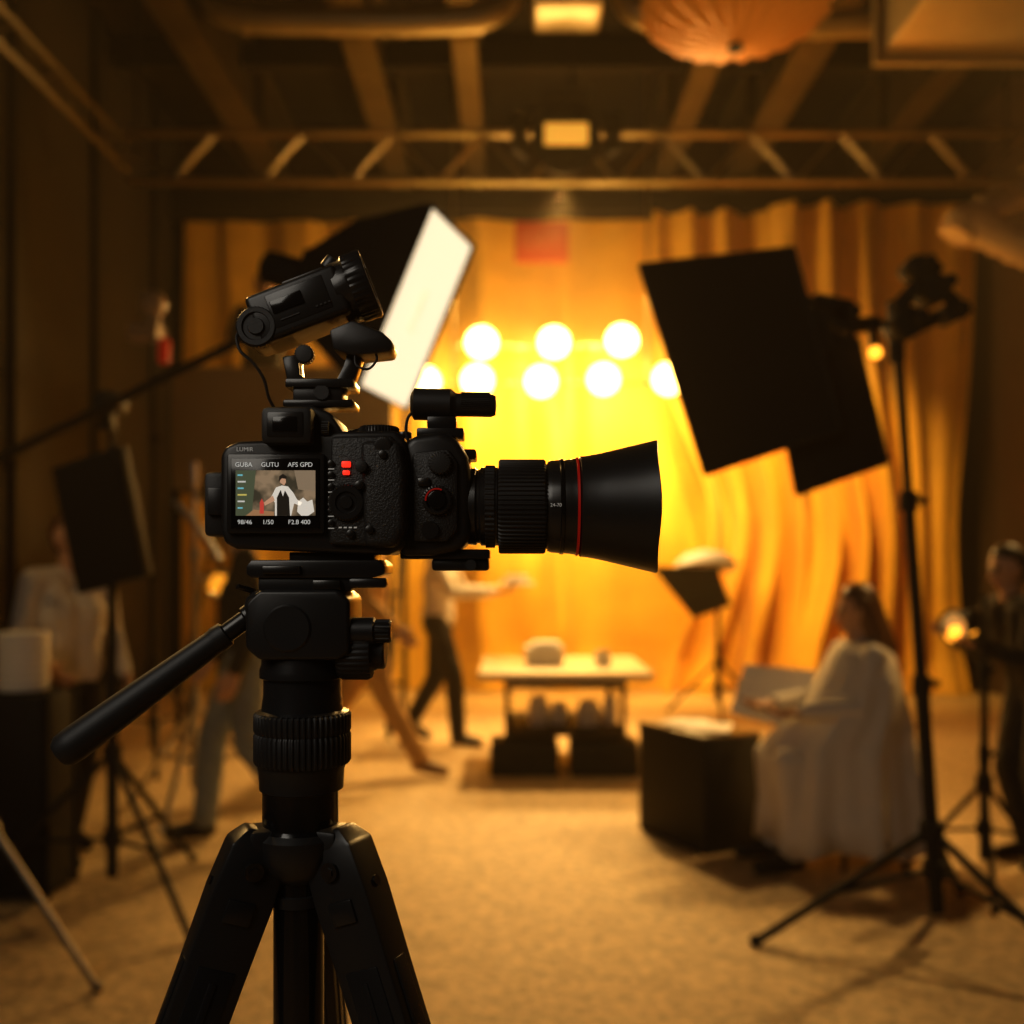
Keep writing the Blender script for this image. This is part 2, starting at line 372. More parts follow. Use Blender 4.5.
# ------------------------------------------------------------ TRUSS
M_truss = mat('truss_aluminium', (0.36,0.29,0.17), 0.36, metal=0.8)
def truss(name, a, b, s, h, rc=0.028, step=0.42):
    a = Vector(a); b = Vector(b); d = (b-a); L = d.length; d.normalize()
    side = d.cross(Vector((0,0,1))).normalized(); up = Vector((0,0,1))
    bm = B()
    for i in (-1, 1):
        for j in (-1, 1):
            o = side*i*s/2 + up*j*h/2
            b_cyl(bm, a+o, b+o, rc, seg=10)
    n = max(2, int(L/step))
    for k in range(n):
        t0 = a + d*(L*k/n); t1 = a + d*(L*(k+1)/n)
        for i in (-1, 1):
            o = side*i*s/2
            if k % 2: b_cyl(bm, t0+o-up*h/2, t1+o+up*h/2, rc*.5, seg=8)
            else: b_cyl(bm, t0+o+up*h/2, t1+o-up*h/2, rc*.5, seg=8)
        for j in (-1, 1):
            o = up*j*h/2
            b_cyl(bm, t0+o-side*s/2*(1 if k % 2 else -1), t1+o+side*s/2*(1 if k % 2 else -1), rc*.4, seg=8)
    return bm
tr = root('lighting_truss', (0.5,8.5,4.5))
fin(truss('t', (-3.2,8.5,4.74), (4.2,8.5,4.74), 0.06, 0.40, 0.024, 0.36), 'truss_rear', M_truss, tr)
fin(truss('t', (-3.12,1.5,4.66), (-3.12,8.3,4.66), 0.03, 0.22, 0.012, 0.3), 'truss_side_1', M_beam, tr)
fin(truss('t', (4.12,1.5,4.66), (4.12,8.3,4.66), 0.03, 0.22, 0.012, 0.3), 'truss_side_2', M_beam, tr)
bm = B()
for p in ((-3.12,8.5),(0.5,8.5),(4.1,8.5),(-3.12,4),(4.12,4)): b_cyl(bm, (p[0],p[1],4.76), (p[0],p[1],6.3), 0.012)
fin(bm, 'truss_hangers', M_matb, tr)

M_warmpanel = mat('warm_lens', (1,0.7,0.3), 0.4, emit=(1,0.46,0.06), es=0.7)
M_tinpanel = mat('warm_lens_dim', (0.8,0.6,0.3), 0.4, emit=(1,0.6,0.2), es=0.28)
f = root('stage_spotlight', (0.42,8.1,4.7))
bm = B(); b_lathe(bm, (0.42,8.32,4.72), (0,-1,-0.12), [(0,0.12),(0.02,0.20),(0.30,0.26),(0.36,0.27),(0.36,0.22),(0.34,0.21)], 32); b_cyl(bm, (0.42,8.33,4.72), (0.42,8.29,4.72), 0.14)
fin(bm, 'spot_housing', M_matb, f)
bm = B(); b_box(bm, (0.42,7.93,4.70), (0.34,0.03,0.17)); fin(bm, 'spot_lens', M_warmpanel, f, bevel=0.01)
bm = B(); b_tube(bm, spline([(0.10,8.2,4.7),(0.08,8.2,4.95),(0.42,8.2,5.08),(0.76,8.2,4.95),(0.74,8.2,4.7)]), 0.02); b_cyl(bm, (0.42,8.2,5.05), (0.42,8.4,4.98), 0.03)
for sx in (-1, 1):
    b_box(bm, (0.42+sx*0.36,7.95,4.70), (0.02,0.22,0.30), Matrix.Rotation(sx*0.5, 3, 'Z'))
b_box(bm, (0.42,7.92,4.95), (0.4,0.2,0.02), Matrix.Rotation(-0.5, 3, 'X'))
fin(bm, 'spot_yoke_and_barndoors', M_matb, f)
f = root('ceiling_worklight', (0.40,7.0,5.0))
bm = B(); b_box(bm, (0.38,7.0,5.28), (0.46,0.4,0.36)); b_cyl(bm, (0.38,7.0,5.42), (0.38,7.0,6.3), 0.06); fin(bm, 'lamp_box', M_duct, f, bevel=0.03)
bm = B(); b_box(bm, (0.38,6.79,5.27), (0.30,0.02,0.22)); fin(bm, 'lamp_glass', M_tinpanel, f)

M_lantern = mat('orange_silk', (0.66,0.25,0.04), 0.6, emit=(1,0.30,0.025), es=0.12)
lan = root('paper_lantern', (1.2,5.5,4.17))
bm = B()
prof = [(0.0,0.02),(0.02,0.14),(0.05,0.27),(0.11,0.40),(0.19,0.48),(0.27,0.46),(0.34,0.34),(0.39,0.18),(0.41,0.05)]
ax_seg = 144
rings = []
for t, r in prof:
    rings.append([bm.verts.new((1.2+(r*(1+0.08*math.cos(20*2*pi*k/ax_seg)))*math.cos(2*pi*k/ax_seg), 5.5+(r*(1+0.08*math.cos(20*2*pi*k/ax_seg)))*math.sin(2*pi*k/ax_seg), 4.16+t)) for k in range(ax_seg)])
for i in range(len(rings)-1):
    for k in range(ax_seg): bm.faces.new((rings[i][k], rings[i][(k+1) % ax_seg], rings[i+1][(k+1) % ax_seg], rings[i+1][k]))
fin(bm, 'lantern_shade', M_lantern, lan, ang=3)
bm = B(); b_cyl(bm, (1.2,5.5,4.14), (1.2,5.5,4.19), 0.04); b_cyl(bm, (1.2,5.5,4.55), (1.2,5.5,6.3), 0.012)
fin(bm, 'lantern_cord', M_matb, lan)

# ------------------------------------------------------------ CURTAIN
M_curt = mat('gold_satin', (0.88,0.52,0.075), 0.42, sheen=0.25, var=0.08, vscale=3, bump=0.15, bscale=120)
def curtain(name, xa, xb, y, ztop, amp, wl, ph, sweep=0.0, fx=0.0, zb=0.01):
    bm = B(); nx = int((xb-xa)/0.025); nz = 40; grid = []
    for j in range(nz+1):
        z = zb + (ztop-zb)*j/nz; row = []; u = 1-z/ztop
        for i in range(nx+1):
            x = xa + (xb-xa)*i/nx
            g = math.exp(-((z-1.7)/1.3)**2)*sweep
            xs = x + (fx-x)*g + 0.10*u*math.sin(2.1*x+ph)
            p = 2*pi*x/wl + 1.3*math.sin(1.7*x+ph) + 0.7*math.sin(3.9*x+2*ph)
            a = amp*(0.55+0.45*math.sin(2.3*x+ph)) * (0.6+0.7*u)
            yy = y + a*math.sin(p + 0.5*math.sin(z*1.1+x*1.3)) + 0.22*a*math.sin(2.3*p+1.5*z) - (0.16*max(0, 0.4-z)/0.4)
            row.append(bm.verts.new((xs, yy, z)))
        grid.append(row)
    for j in range(nz):
        for i in range(nx): bm.faces.new((grid[j][i], grid[j][i+1], grid[j+1][i+1], grid[j+1][i]))
    return fin(bm, name, M_curt, ang=3)
curtain('stage_curtain', -3.6, -0.9, 11.25, 5.12, 0.09, 0.55, 0.5)
curtain('stage_curtain', -1.1, 2.4, 11.2, 5.12, 0.12, 0.80, 1.7)
curtain('stage_curtain', 1.5, 3.5, 10.95, 5.12, 0.21, 0.50, 2.6, 0.34, 3.4)
curtain('stage_curtain', 2.7, 4.85, 10.7, 5.12, 0.22, 0.48, 0.2, 0.30, 4.4)
bm = B(); b_cyl(bm, (-3.7,11.0,5.15), (5.0,11.0,5.15), 0.03); fin(bm, 'curtain_rail', M_matb)

M_sign = mat('red_sign', (0.5,0.08,0.03), 0.5, emit=(1,0.12,0.02), es=0.12)
sg = root('exit_sign', (0.31,10.7,4.5))
bm = B(); b_box(bm, (0.31,10.7,4.72), (0.56,0.06,0.42)); fin(bm, 'sign_panel', M_sign, sg, bevel=0.01)
bm = B(); b_cyl(bm, (0.15,10.7,4.9), (0.15,10.7,6.3), 0.01); b_cyl(bm, (0.47,10.7,4.9), (0.47,10.7,6.3), 0.01); fin(bm, 'sign_rods', M_matb, sg)
def text(s, name, loc, size, m, parent, rot=(pi/2,0,0)):
    cu = bpy.data.curves.new(name, 'FONT'); cu.body = s; cu.size = size; cu.extrude = size*0.02
    cu.align_x = 'CENTER'; cu.align_y = 'CENTER'
    ob = bpy.data.objects.new(name, cu); COL.objects.link(ob); ob.data.materials.append(m)
    ob.parent = parent; ob.location = Vector(loc)-Vector(parent.location); ob.rotation_euler = rot
    return ob
text('EXIT', 'sign_text', (0.31,10.66,4.72), 0.20, mat('sign_letter', (0.5,0.16,0.06), 0.5, emit=(1,0.25,0.06), es=0.18), sg)

# ------------------------------------------------------------ LAMP RIG
M_bulb = mat('lamp_face', (1,0.85,0.5), 0.4, emit=(1,0.64,0.14), es=14)
rig = root('lamp_bank', (0.3,9.5,3.2))
lamps = [(-0.28,3.42),(0.39,3.42),(1.02,3.44),(-0.32,3.07),(0.27,3.06),(0.85,3.08),(1.45,3.08),(-0.81,3.05)]
bmh = B(); bmf = B()
for x, z in lamps:
    ax = Vector((-0.03*x, -1, -0.06)).normalized()
    p = Vector((x, 9.5, z))
    b_lathe(bmh, p - ax*0.24, ax, [(0,0.02),(0.01,0.09),(0.08,0.12),(0.22,0.152),(0.26,0.152),(0.26,0.148),(0.23,0.145)], 28)
    b_cyl(bmf, p - ax*0.01, p, 0.145, seg=32)
fin(bmh, 'lamp_cans', M_matb, rig)
fin(bmf, 'lamp_faces', M_bulb, rig)
bm = B()
b_cyl(bm, (-0.55,9.68,3.42), (1.3,9.68,3.42), 0.012); b_cyl(bm, (-1.0,9.68,3.07), (1.65,9.68,3.07), 0.012)
for xx in (-0.55, 1.28): b_cyl(bm, (xx,9.68,3.0), (xx,9.68,6.3), 0.010)
for x, z in lamps: b_cyl(bm, (x,9.62,z), (x,9.68,z+0.01), 0.03)
fin(bm, 'lamp_bars', M_truss, rig)

# ------------------------------------------------------------ SOFTBOX ON BOOM
M_soft = mat('softbox_diffuser', (0.9,0.85,0.75), 0.7, emit=(1,0.83,0.56), es=0.95)
sbx = root('softbox', (-0.32,3.3,2.2))
C = Vector((-0.322,3.3,2.206)); l = Vector((-0.221,-0.02,-0.556))*0.5; s = Vector((0.116,0.32,-0.028))*0.5
n = (l*2).cross(s*2).normalized()
front = [C-l-s, C-l+s, C+l+s, C+l-s]
bk = C - n*0.42; lb = l.normalized()*0.07; sb = s.normalized()*0.07
back = [bk-lb-sb, bk-lb+sb, bk+lb+sb, bk+lb-sb]
bm = B()
fr = [bm.verts.new(p) for p in front]; mid = [bm.verts.new(p*0.42+q*0.58 + (p-C).normalized()*0.035) for p, q in zip(front, back)]; ba = [bm.verts.new(p) for p in back]
lip = [bm.verts.new(p + n*0.035 + (p-C)*0.01) for p in front]
for i in range(4):
    j = (i+1) % 4
    bm.faces.new((lip[i], lip[j], fr[j], fr[i])); bm.faces.new((fr[i], fr[j], mid[j], mid[i])); bm.faces.new((mid[i], mid[j], ba[j], ba[i]))
bm.faces.new(ba)
ob = fin(bm, 'softbox_shell', M_cloth, sbx, ang=0.3)
bm = B(); b_slab(bm, [C+(p-C)*0.985+n*0.020 for p in front], 0.004); fin(bm, 'softbox_diffuser', M_soft, sbx, smooth=False)
bm = B()
for i in range(4): b_cyl(bm, front[i]+n*0.03, back[i], 0.006)
b_cyl(bm, bk+n*0.03, bk-n*0.16, 0.06, 0.055)
fin(bm, 'softbox_rods_and_lamp', M_matb, sbx)
tx = text('STUDIO', 'softbox_label', tuple(C+n*0.025), 0.04, mat('softbox_logo', (0.6,0.45,0.25), 0.6, emit=(1,0.7,0.4), es=0.45), sbx)
e1 = -l.normalized()
tx.rotation_euler = Matrix((e1, n.cross(e1), n)).transposed().to_euler()
def stand(name, base, top, spread=0.55, hub=0.75, r=0.016, a0=0.3, m=M_matb):
    rt = root(name, (base[0], base[1], 0)); bm = B()
    b = Vector((base[0], base[1], 0.12)); t = Vector(top)
    b_cyl(bm, b, b.lerp(t, 0.4), r*1.25, seg=12); b_cyl(bm, b.lerp(t, 0.4), b.lerp(t, 0.72), r, seg=12); b_cyl(bm, b.lerp(t, 0.72), t, r*0.8, seg=12)
    fin(bm, 'column', m, rt)
    bm = B()
    for f_ in (0.4, 0.72): b_cyl(bm, b.lerp(t, f_)-Vector((0,0,0.04)), b.lerp(t, f_)+Vector((0,0,0.03)), r*1.5, seg=16); b_box(bm, b.lerp(t, f_)+Vector((r*2,0,0)), (r*2, r*1.0, r*1.2))
    hubp = b.lerp(t, (hub-0.12)/(t.z-0.12)); b_cyl(bm, hubp-Vector((0,0,0.04)), hubp+Vector((0,0,0.03)), r*2.1, seg=16)
    lowp = b.lerp(t, 0.02+0.12/(t.z)); b_cyl(bm, lowp-Vector((0,0,0.03)), lowp+Vector((0,0,0.03)), r*2.0, seg=16)
    fin(bm, 'collars', m, rt)
    bm = B()
    for k in range(3):
        a = a0 + k*2*pi/3; ft = Vector((base[0]+spread*math.cos(a), base[1]+spread*math.sin(a), 0.012))
        b_cyl(bm, hubp, ft, r*0.75, seg=10); b_cyl(bm, lowp, hubp.lerp(ft, 0.55), r*0.5, seg=8)
        b_sph(bm, ft+Vector((0,0,0.006)), r*1.1, u=10, v=6)
    fin(bm, 'legs', m, rt)
    return rt
bs = stand('boom_stand', (-1.62,4.15), (-1.62,4.15,2.08), 0.62, 0.62, 0.018, -0.75)
bm = B(); b_cyl(bm, (-2.5,4.42,1.70), (-0.70,3.50,2.26), 0.017, seg=14); fin(bm, 'boom_arm', M_matb, bs)
bm = B(); b_cyl(bm, (-1.62,4.08,2.03), (-1.62,4.2,2.03), 0.05, seg=20); b_cyl(bm, (-1.62,4.02,2.03), (-1.62,4.08,2.03), 0.025); b_box(bm, (-1.62,4.1,1.97), (0.05,0.06,0.1))
b_cyl(bm, (-0.74,3.45,2.24), (-0.66,3.58,2.26), 0.05, seg=20); b_box(bm, (-0.69,3.50,2.30), (0.05,0.05,0.12))
fin(bm, 'boom_clamps', M_matb, bs, bevel=0.004)
bm = B(); b_cyl(bm, (-2.42,4.38,1.72), (-2.42,4.38,1.50), 0.07, 0.085); fin(bm, 'counterweight', M_cloth, bs)
pn = root('monitor_panel', (-1.65,4.0,1.3))
bm = B(); b_slab(bm, [(-1.78,4.0,1.76),(-1.49,3.93,1.84),(-1.40,3.96,1.34),(-1.69,4.03,1.27)], 0.07); fin(bm, 'panel_body', M_matb, pn, bevel=0.008)
bm = B(); b_slab(bm, [(-1.75,3.955,1.735),(-1.51,3.89,1.80),(-1.43,3.915,1.37),(-1.67,3.99,1.305)], 0.01); fin(bm, 'panel_screen', M_matb, pn)
bm = B(); b_cyl(bm, (-1.60,4.02,1.55), (-1.62,4.15,1.55), 0.025); fin(bm, 'panel_bracket', M_matb, pn)

# ------------------------------------------------------------ RIGHT STAND + FLAGS
M_pilot = mat('pilot_bulb', (1,0.6,0.1), 0.4, emit=(1,0.36,0.03), es=3.0)
cs = stand('light_stand', (1.545,3.72), (1.40,3.72,2.20), 0.66, 0.42, 0.021, -1.05)
bm = B()
b_cyl(bm, (1.40,3.72,2.12), (1.39,3.72,2.34), 0.028, seg=16)
for c, r, L in (((1.40,3.66,2.24),0.055,0.12), ((1.16,3.62,2.25),0.05,0.10), ((1.50,3.66,2.36),0.05,0.12), ((1.44,3.66,2.44),0.04,0.1), ((1.56,3.66,2.28),0.035,0.1)):
    b_cyl(bm, (c[0],c[1]-L/2,c[2]), (c[0],c[1]+L/2,c[2]), r, seg=20)
    b_cyl(bm, (c[0]+0.02,c[1]-L,c[2]+0.01), (c[0]+0.02,c[1]-L/2,c[2]+0.01), r*0.45, seg=12)
b_cyl(bm, (1.40,3.68,2.24), (1.02,3.58,2.26), 0.014); b_cyl(bm, (1.40,3.68,2.22), (1.60,3.68,2.30), 0.03, 0.02)
b_cyl(bm, (1.38,3.68,2.30), (1.52,3.66,2.46), 0.028); b_cyl(bm, (1.50,3.66,2.40), (1.62,3.64,2.27), 0.025)
b_box(bm, (1.12,3.60,2.28), (0.14,0.06,0.08), Matrix.Rotation(0.2, 3, 'Y')); b_box(bm, (1.09,3.60,2.20), (0.05,0.05,0.15), Matrix.Rotation(-0.3, 3, 'Y'))
b_box(bm, (1.25,3.66,2.24), (0.12,0.03,0.05), Matrix.Rotation(-0.1, 3, 'Y'))
b_box(bm, (1.47,3.66,2.41), (0.16,0.07,0.06), Matrix.Rotation(0.6, 3, 'Y'))
fin(bm, 'grip_heads', M_matb, cs, bevel=0.003)
bm = B(); b_sph(bm, (1.26,3.55,2.12), 0.022); fin(bm, 'pilot_light', M_pilot, cs)
bm = B(); b_cyl(bm, (1.26,3.56,2.13), (1.28,3.64,2.23), 0.014); fin(bm, 'pilot_light_socket', M_matb, cs)
def flag(name, pts):
    rt = root(name, pts[0]); bm = B(); b_slab(bm, pts, 0.006); fin(bm, 'flag_cloth', M_cloth, rt, smooth=False)
    bm = B()
    for i in range(4): b_cyl(bm, pts[i], pts[(i+1) % 4], 0.008, seg=8)
    fin(bm, 'flag_frame', M_matb, rt)
    return rt
fg = flag('flag_panel', [(0.437,3.50,2.408),(0.960,3.50,2.466),(1.125,3.50,1.850),(0.66,3.50,1.694)])
bm = B(); b_cyl(bm, (1.00,3.51,2.30), (1.12,3.58,2.27), 0.013); fin(bm, 'flag_pin', M_matb, fg)
fg = flag('flag_panel', [(0.885,3.60,2.26),(1.215,3.60,2.175),(1.326,3.62,1.746),(1.007,3.62,1.633)])
bm = B(); b_cyl(bm, (1.20,3.60,2.17), (1.19,3.62,2.24), 0.012); fin(bm, 'flag_pin', M_matb, fg)

# ------------------------------------------------------------ OTHER STANDS
def camera_tripod(name, c, htop, spread, m, a0):
    rt = root(name, (c[0], c[1], 0)); bm = B()
    for k in range(3):
        a = a0+k*2*pi/3
        ft = Vector((c[0]+spread*math.cos(a), c[1]+spread*math.sin(a), 0.015)); tp = Vector((c[0]+0.05*math.cos(a), c[1]+0.05*math.sin(a), htop))
        b_cyl(bm, tp, tp.lerp(ft, 0.5), 0.018, seg=12); b_cyl(bm, tp.lerp(ft, 0.45), ft, 0.012, seg=12)
        b_cyl(bm, tp.lerp(ft, 0.48), tp.lerp(ft, 0.53), 0.024, seg=12); b_sph(bm, ft+Vector((0,0,0.005)), 0.02)
    fin(bm, 'tripod_legs', m, rt)
    bm = B(); b_cyl(bm, (c[0],c[1],htop-0.3), (c[0],c[1],htop+0.15), 0.02); b_cyl(bm, (c[0],c[1],htop-0.05), (c[0],c[1],htop+0.04), 0.07); b_box(bm, (c[0],c[1],htop+0.17), (0.1,0.12,0.08)); b_cyl(bm, (c[0],c[1]-0.05,htop+0.15), (c[0]-0.1,c[1]-0.3,htop-0.05), 0.01)
    fin(bm, 'tripod_head', M_matb, rt, bevel=0.004)
    return rt
camera_tripod('tripod', (-2.18,3.50), 1.05, 0.86, mat('dark_steel', (0.25,0.22,0.18), 0.35, metal=1.0), -0.22)

ls = stand('lamp_stand', (-1.78,5.75), (-1.78,5.75,1.95), 0.5, 0.6, 0.02, 0.5, M_chrome)
bm = B(); b_lathe(bm, (-1.61,5.82,1.27), (0,-1,0), [(0,0.02),(0.02,0.06),(0.16,0.08),(0.2,0.08),(0.2,0.075)], 28)
b_cyl(bm, (-1.78,5.75,1.3), (-1.62,5.78,1.3), 0.015)
fin(bm, 'lamp_can', M_chrome, ls)
bm = B(); b_cyl(bm, (-1.61,5.63,1.27), (-1.61,5.64,1.27), 0.055); fin(bm, 'lamp_face', mat('amber_lamp', (1,0.5,0.1), 0.4, emit=(1,0.38,0.03), es=0.9), ls)
bm = B(); b_tube(bm, spline([(-1.85,5.6,1.72),(-1.75,5.6,1.62),(-1.66,5.6,1.50),(-1.60,5.6,1.40)]), 0.02); b_tube(bm, spline([(-1.78,5.7,1.80),(-1.6,5.6,1.62),(-1.52,5.6,1.42)]), 0.015); fin(bm, 'lamp_arms', M_chrome, ls)

bl = stand('beacon_stand', (-2.45,7.0), (-2.45,7.0,3.05), 0.5, 0.7, 0.02, 0.9)
bm = B(); b_sph(bm, (-2.45,7.0,3.15), 0.09); b_cyl(bm, (-2.45,7.0,3.02), (-2.45,7.0,3.08), 0.05); b_box(bm, (-2.5,7.0,2.95), (0.2,0.16,0.1)); fin(bm, 'beacon_globe', mat('frosted_globe', (0.22,0.14,0.08), 0.3, emit=(1,0.5,0.2), es=0.015), bl)
bm = B(); b_lathe(bm, (-2.36,6.95,2.74), (0,0,1), [(0,0.04),(0.14,0.04),(0.17,0.02)], 20, close=True); fin(bm, 'beacon_red', mat('red_beacon', (0.4,0.02,0.01), 0.4, emit=(1,0.03,0.01), es=0.10), bl)

rs = stand('reflector_stand', (1.85,9.2), (1.85,9.2,1.35), 0.5, 0.5, 0.02, 0.4)
bm = B(); b_slab(bm, [(1.25,9.15,1.34),(1.82,9.1,1.34),(1.95,9.1,1.0),(1.62,9.15,0.88)], 0.02); fin(bm, 'black_flag', M_cloth, rs)
bm = B(); b_lathe(bm, (1.72,9.1,1.33), (0,0.2,1), [(0,0.28),(0.05,0.26),(0.12,0.18),(0.16,0.03)], 28); fin(bm, 'umbrella', M_white, rs)

cx0, cy0 = -2.10, 4.32
fc = root('flight_case', (cx0,cy0,0))
bm = B(); b_box(bm, (cx0,cy0,0.43), (0.40,0.28,0.82)); fin(bm, 'case_body', M_matb, fc, bevel=0.01)
bm = B()
for sx in (-1,1):
    for sy_ in (-1,1): b_box(bm, (cx0+sx*0.195,cy0+sy_*0.135,0.43), (0.03,0.03,0.84)); b_cyl(bm, (cx0+sx*0.15,cy0+sy_*0.10,0.0), (cx0+sx*0.15,cy0+sy_*0.10,0.03), 0.03)
fin(bm, 'case_edges', M_cloth, fc)
rx0, ry0 = -2.06, 4.32
pr = root('paper_roll', (rx0,ry0,0.85))
bm = B(); b_lathe(bm, (rx0,ry0,0.852), (0,0,1), [(0,0.02),(0,0.095),(0.005,0.1),(0.24,0.1),(0.245,0.095),(0.245,0.03),(0.1,0.03)], 40); fin(bm, 'roll_paper', M_paper, pr)
bm = B()
for k in range(7): b_lathe(bm, (rx0,ry0,0.87+k*0.033), (0,0,1), [(0,0.1),(0.005,0.103),(0.010,0.1)], 32)
fin(bm, 'roll_edges', M_white, pr)

# ------------------------------------------------------------ SCAFFOLD PLATFORM
sc = root('camera_platform', (-1.8,8.55,0))
M_panel = mat('grey_panel', (0.34,0.27,0.17), 0.7, var=0.1, vscale=2)
bm = B(); b_box(bm, (-1.78,7.95,2.42), (1.7,0.04,0.95)); fin(bm, 'parapet_panel', M_panel, sc)
bm = B(); b_box(bm, (-1.78,8.55,1.96), (1.7,1.2,0.06)); fin(bm, 'platform_deck', M_matb, sc)
bm = B()
for xx in (-2.6,-0.96):
    for yy in (7.98, 9.12): b_cyl(bm, (xx,yy,0), (xx,yy,2.9), 0.025)
    b_cyl(bm, (xx,7.98,2.88), (xx,9.12,2.88), 0.02); b_cyl(bm, (xx,7.98,0.3), (xx,9.12,1.9), 0.018)
b_cyl(bm, (-2.6,9.12,0.3), (-0.96,9.12,1.9), 0.018); b_cyl(bm, (-2.6,9.12,2.88), (-0.96,9.12,2.88), 0.02)
for zz in (0.3, 1.1): b_cyl(bm, (-2.6,9.12,zz), (-0.96,9.12,zz), 0.018)
fin(bm, 'scaffold_tubes', M_matb, sc)

# ------------------------------------------------------------ TABLE
tb = root('work_table', (0.345,7.1,0))
M_top = mat('table_top', (0.72,0.6,0.4), 0.35, var=0.06, vscale=3)
bm = B(); b_box(bm, (0.345,7.1,0.655), (1.12,1.15,0.05)); fin(bm, 'table_top', M_top, tb, bevel=0.006)
bm = B()
for xx in (-0.03, 0.72):
    for yy in (6.62, 7.58): b_box(bm, (xx,yy,0.315), (0.035,0.035,0.63))
    b_box(bm, (xx,7.1,0.60), (0.03,0.96,0.05))
for yy in (6.62, 7.58): b_box(bm, (0.345,yy,0.60), (0.75,0.03,0.05))
b_box(bm, (0.345,7.1,0.27), (0.78,0.98,0.02))
fin(bm, 'table_frame', M_matb, tb, bevel=0.003)
bm = B(); b_box(bm, (0.22,7.1,0.745), (0.26,0.25,0.12)); b_box(bm, (0.23,7.1,0.822), (0.18,0.2,0.03)); fin(bm, 'x', M_paper, None, bevel=0.006).name = 'cardboard_box'
for cx in (0.08, 0.60):
    cb = root('camera_case', (cx,6.85,0))
    bm = B(); b_box(bm, (cx,6.75,0.11), (0.44,0.3,0.22)); fin(bm, 'case_shell', M_matb, cb, bevel=0.012)
    bm = B(); b_box(bm, (cx,6.75,0.15), (0.45,0.31,0.012)); b_tube(bm, spline([(cx-0.06,6.6,0.12),(cx-0.05,6.57,0.12),(cx+0.05,6.57,0.12),(cx+0.06,6.6,0.12)]), 0.008); fin(bm, 'case_trim', M_cloth, cb)
for nm, cx, cy, r, h in (('storage_jar',0.18,6.95,0.07,0.2),('storage_jar',0.32,7.0,0.06,0.15),('storage_jar',0.52,6.95,0.08,0.17),('storage_jar',0.67,7.0,0.05,0.2)):
    bm = B(); b_lathe(bm, (cx,cy,0.282), (0,0,1), [(0,0.001),(0,r),(h*0.75,r),(h*0.85,r*0.7),(h*0.9,r*0.75),(h,r*0.75),(h,0.001)], 24); fin(bm, nm, M_white)
bm = B(); b_lathe(bm, (0.62,7.0,0.682), (0,0,1), [(0,0.001),(0,0.05),(0.02,0.055),(0.1,0.05),(0.1,0.045),(0.02,0.045),(0.015,0.001)], 24); fin(bm, 'ceramic_bowl', M_white)

# ------------------------------------------------------------ BLACK BOX + PAPERS
bx = root('display_plinth', (1.0,5.15,0))
ca = Vector((0.907,4.84)); e_r = Vector((0.9,0.437)).normalized(); e_l = Vector((-0.437,0.9)).normalized()
cc = ca + e_r*0.17 + e_l*0.28
R = Matrix.Rotation(math.atan2(e_r.y, e_r.x), 3, 'Z')
bm = B(); b_box(bm, (cc.x,cc.y,0.275), (0.34,0.56,0.55), R); fin(bm, 'plinth_body', M_matb, bx, bevel=0.006)
bm = B(); b_box(bm, (cc.x,cc.y,0.556), (0.345,0.565,0.012), R); fin(bm, 'plinth_lid', mat('plinth_lid', (0.10,0.08,0.05), 0.3), bx, bevel=0.002)
pp = root('paper_stack', (cc.x,cc.y,0.562))
bm = B()
for k, (dx, dy, a) in enumerate(((0.0,0.06,0.2),(0.05,-0.08,-0.3),(-0.03,0.0,0.8))):
    b_box(bm, (cc.x+dx,cc.y+dy,0.566+k*0.005), (0.2,0.28,0.004), Matrix.Rotation(a, 3, 'Z'))
fin(bm, 'paper_sheets', M_paper, pp, smooth=False)

vl = root('handheld_light', (2.03,4.62,1.1))
bm = B(); b_lathe(bm, (2.12,4.68,1.13), (-1,-0.6,-0.2), [(0,0.02),(0.01,0.05),(0.10,0.055),(0.14,0.075),(0.17,0.075),(0.17,0.068)], 28); fin(bm, 'light_housing', M_matb, vl)
bm = B(); b_cyl(bm, (1.992,4.603,1.104), (1.986,4.599,1.103), 0.06); fin(bm, 'light_glass', M_tinpanel, vl)
bm = B(); b_cyl(bm, (1.98,4.62,1.06), (2.1,4.68,1.09), 0.03); b_sph(bm, (1.955,4.52,1.085), 0.026); fin(bm, 'light_bulb', M_pilot, vl)
stand('light_stand', (2.02,4.38), (2.02,4.38,1.25), 0.36, 0.45, 0.016, 0.2)

# ------------------------------------------------------------ HERO CAMERA ON TRIPOD
U = 1/1280.0
OX, OY, OZ = -0.1656, 0.80, 1.4469
def hx(x): return OX + (x-300)*U
def hz(z): return OZ + (500-z)*U
def hy(y): return OY + y*U
def hp(x, z, y): return Vector((hx(x), hy(y), hz(z)))
cam = root('video_camera', hp(310,500,40))
def hbox(name, x0, x1, z0, z1, y0, y1, m, rt_=None, bev=2.0, rot=None):
    bm = B(); b_box(bm, ((hx(x0)+hx(x1))/2, (hy(y0)+hy(y1))/2, (hz(z0)+hz(z1))/2), (abs(x1-x0)*U, abs(y1-y0)*U, abs(z1-z0)*U), rot)
    return fin(bm, name, m, rt_ or cam, bevel=bev*U)
def hpoly(name, pts, y0, y1, m, rt_=None, bev=2.0, seg=2):
    bm = B(); b_prism(bm, [(hx(a), hz(b)) for a, b in pts], hy(y0), hy(y1)); return fin(bm, name, m, rt_ or cam, bevel=bev*U, seg=seg)
def hcyl(name, a, b, r, m, rt_=None, r1=None, seg=40, bev=0.8):
    bm = B(); b_cyl(bm, hp(*a), hp(*b), r*U, (r if r1 is None else r1)*U, seg); return fin(bm, name, m, rt_ or cam, bevel=bev*U)
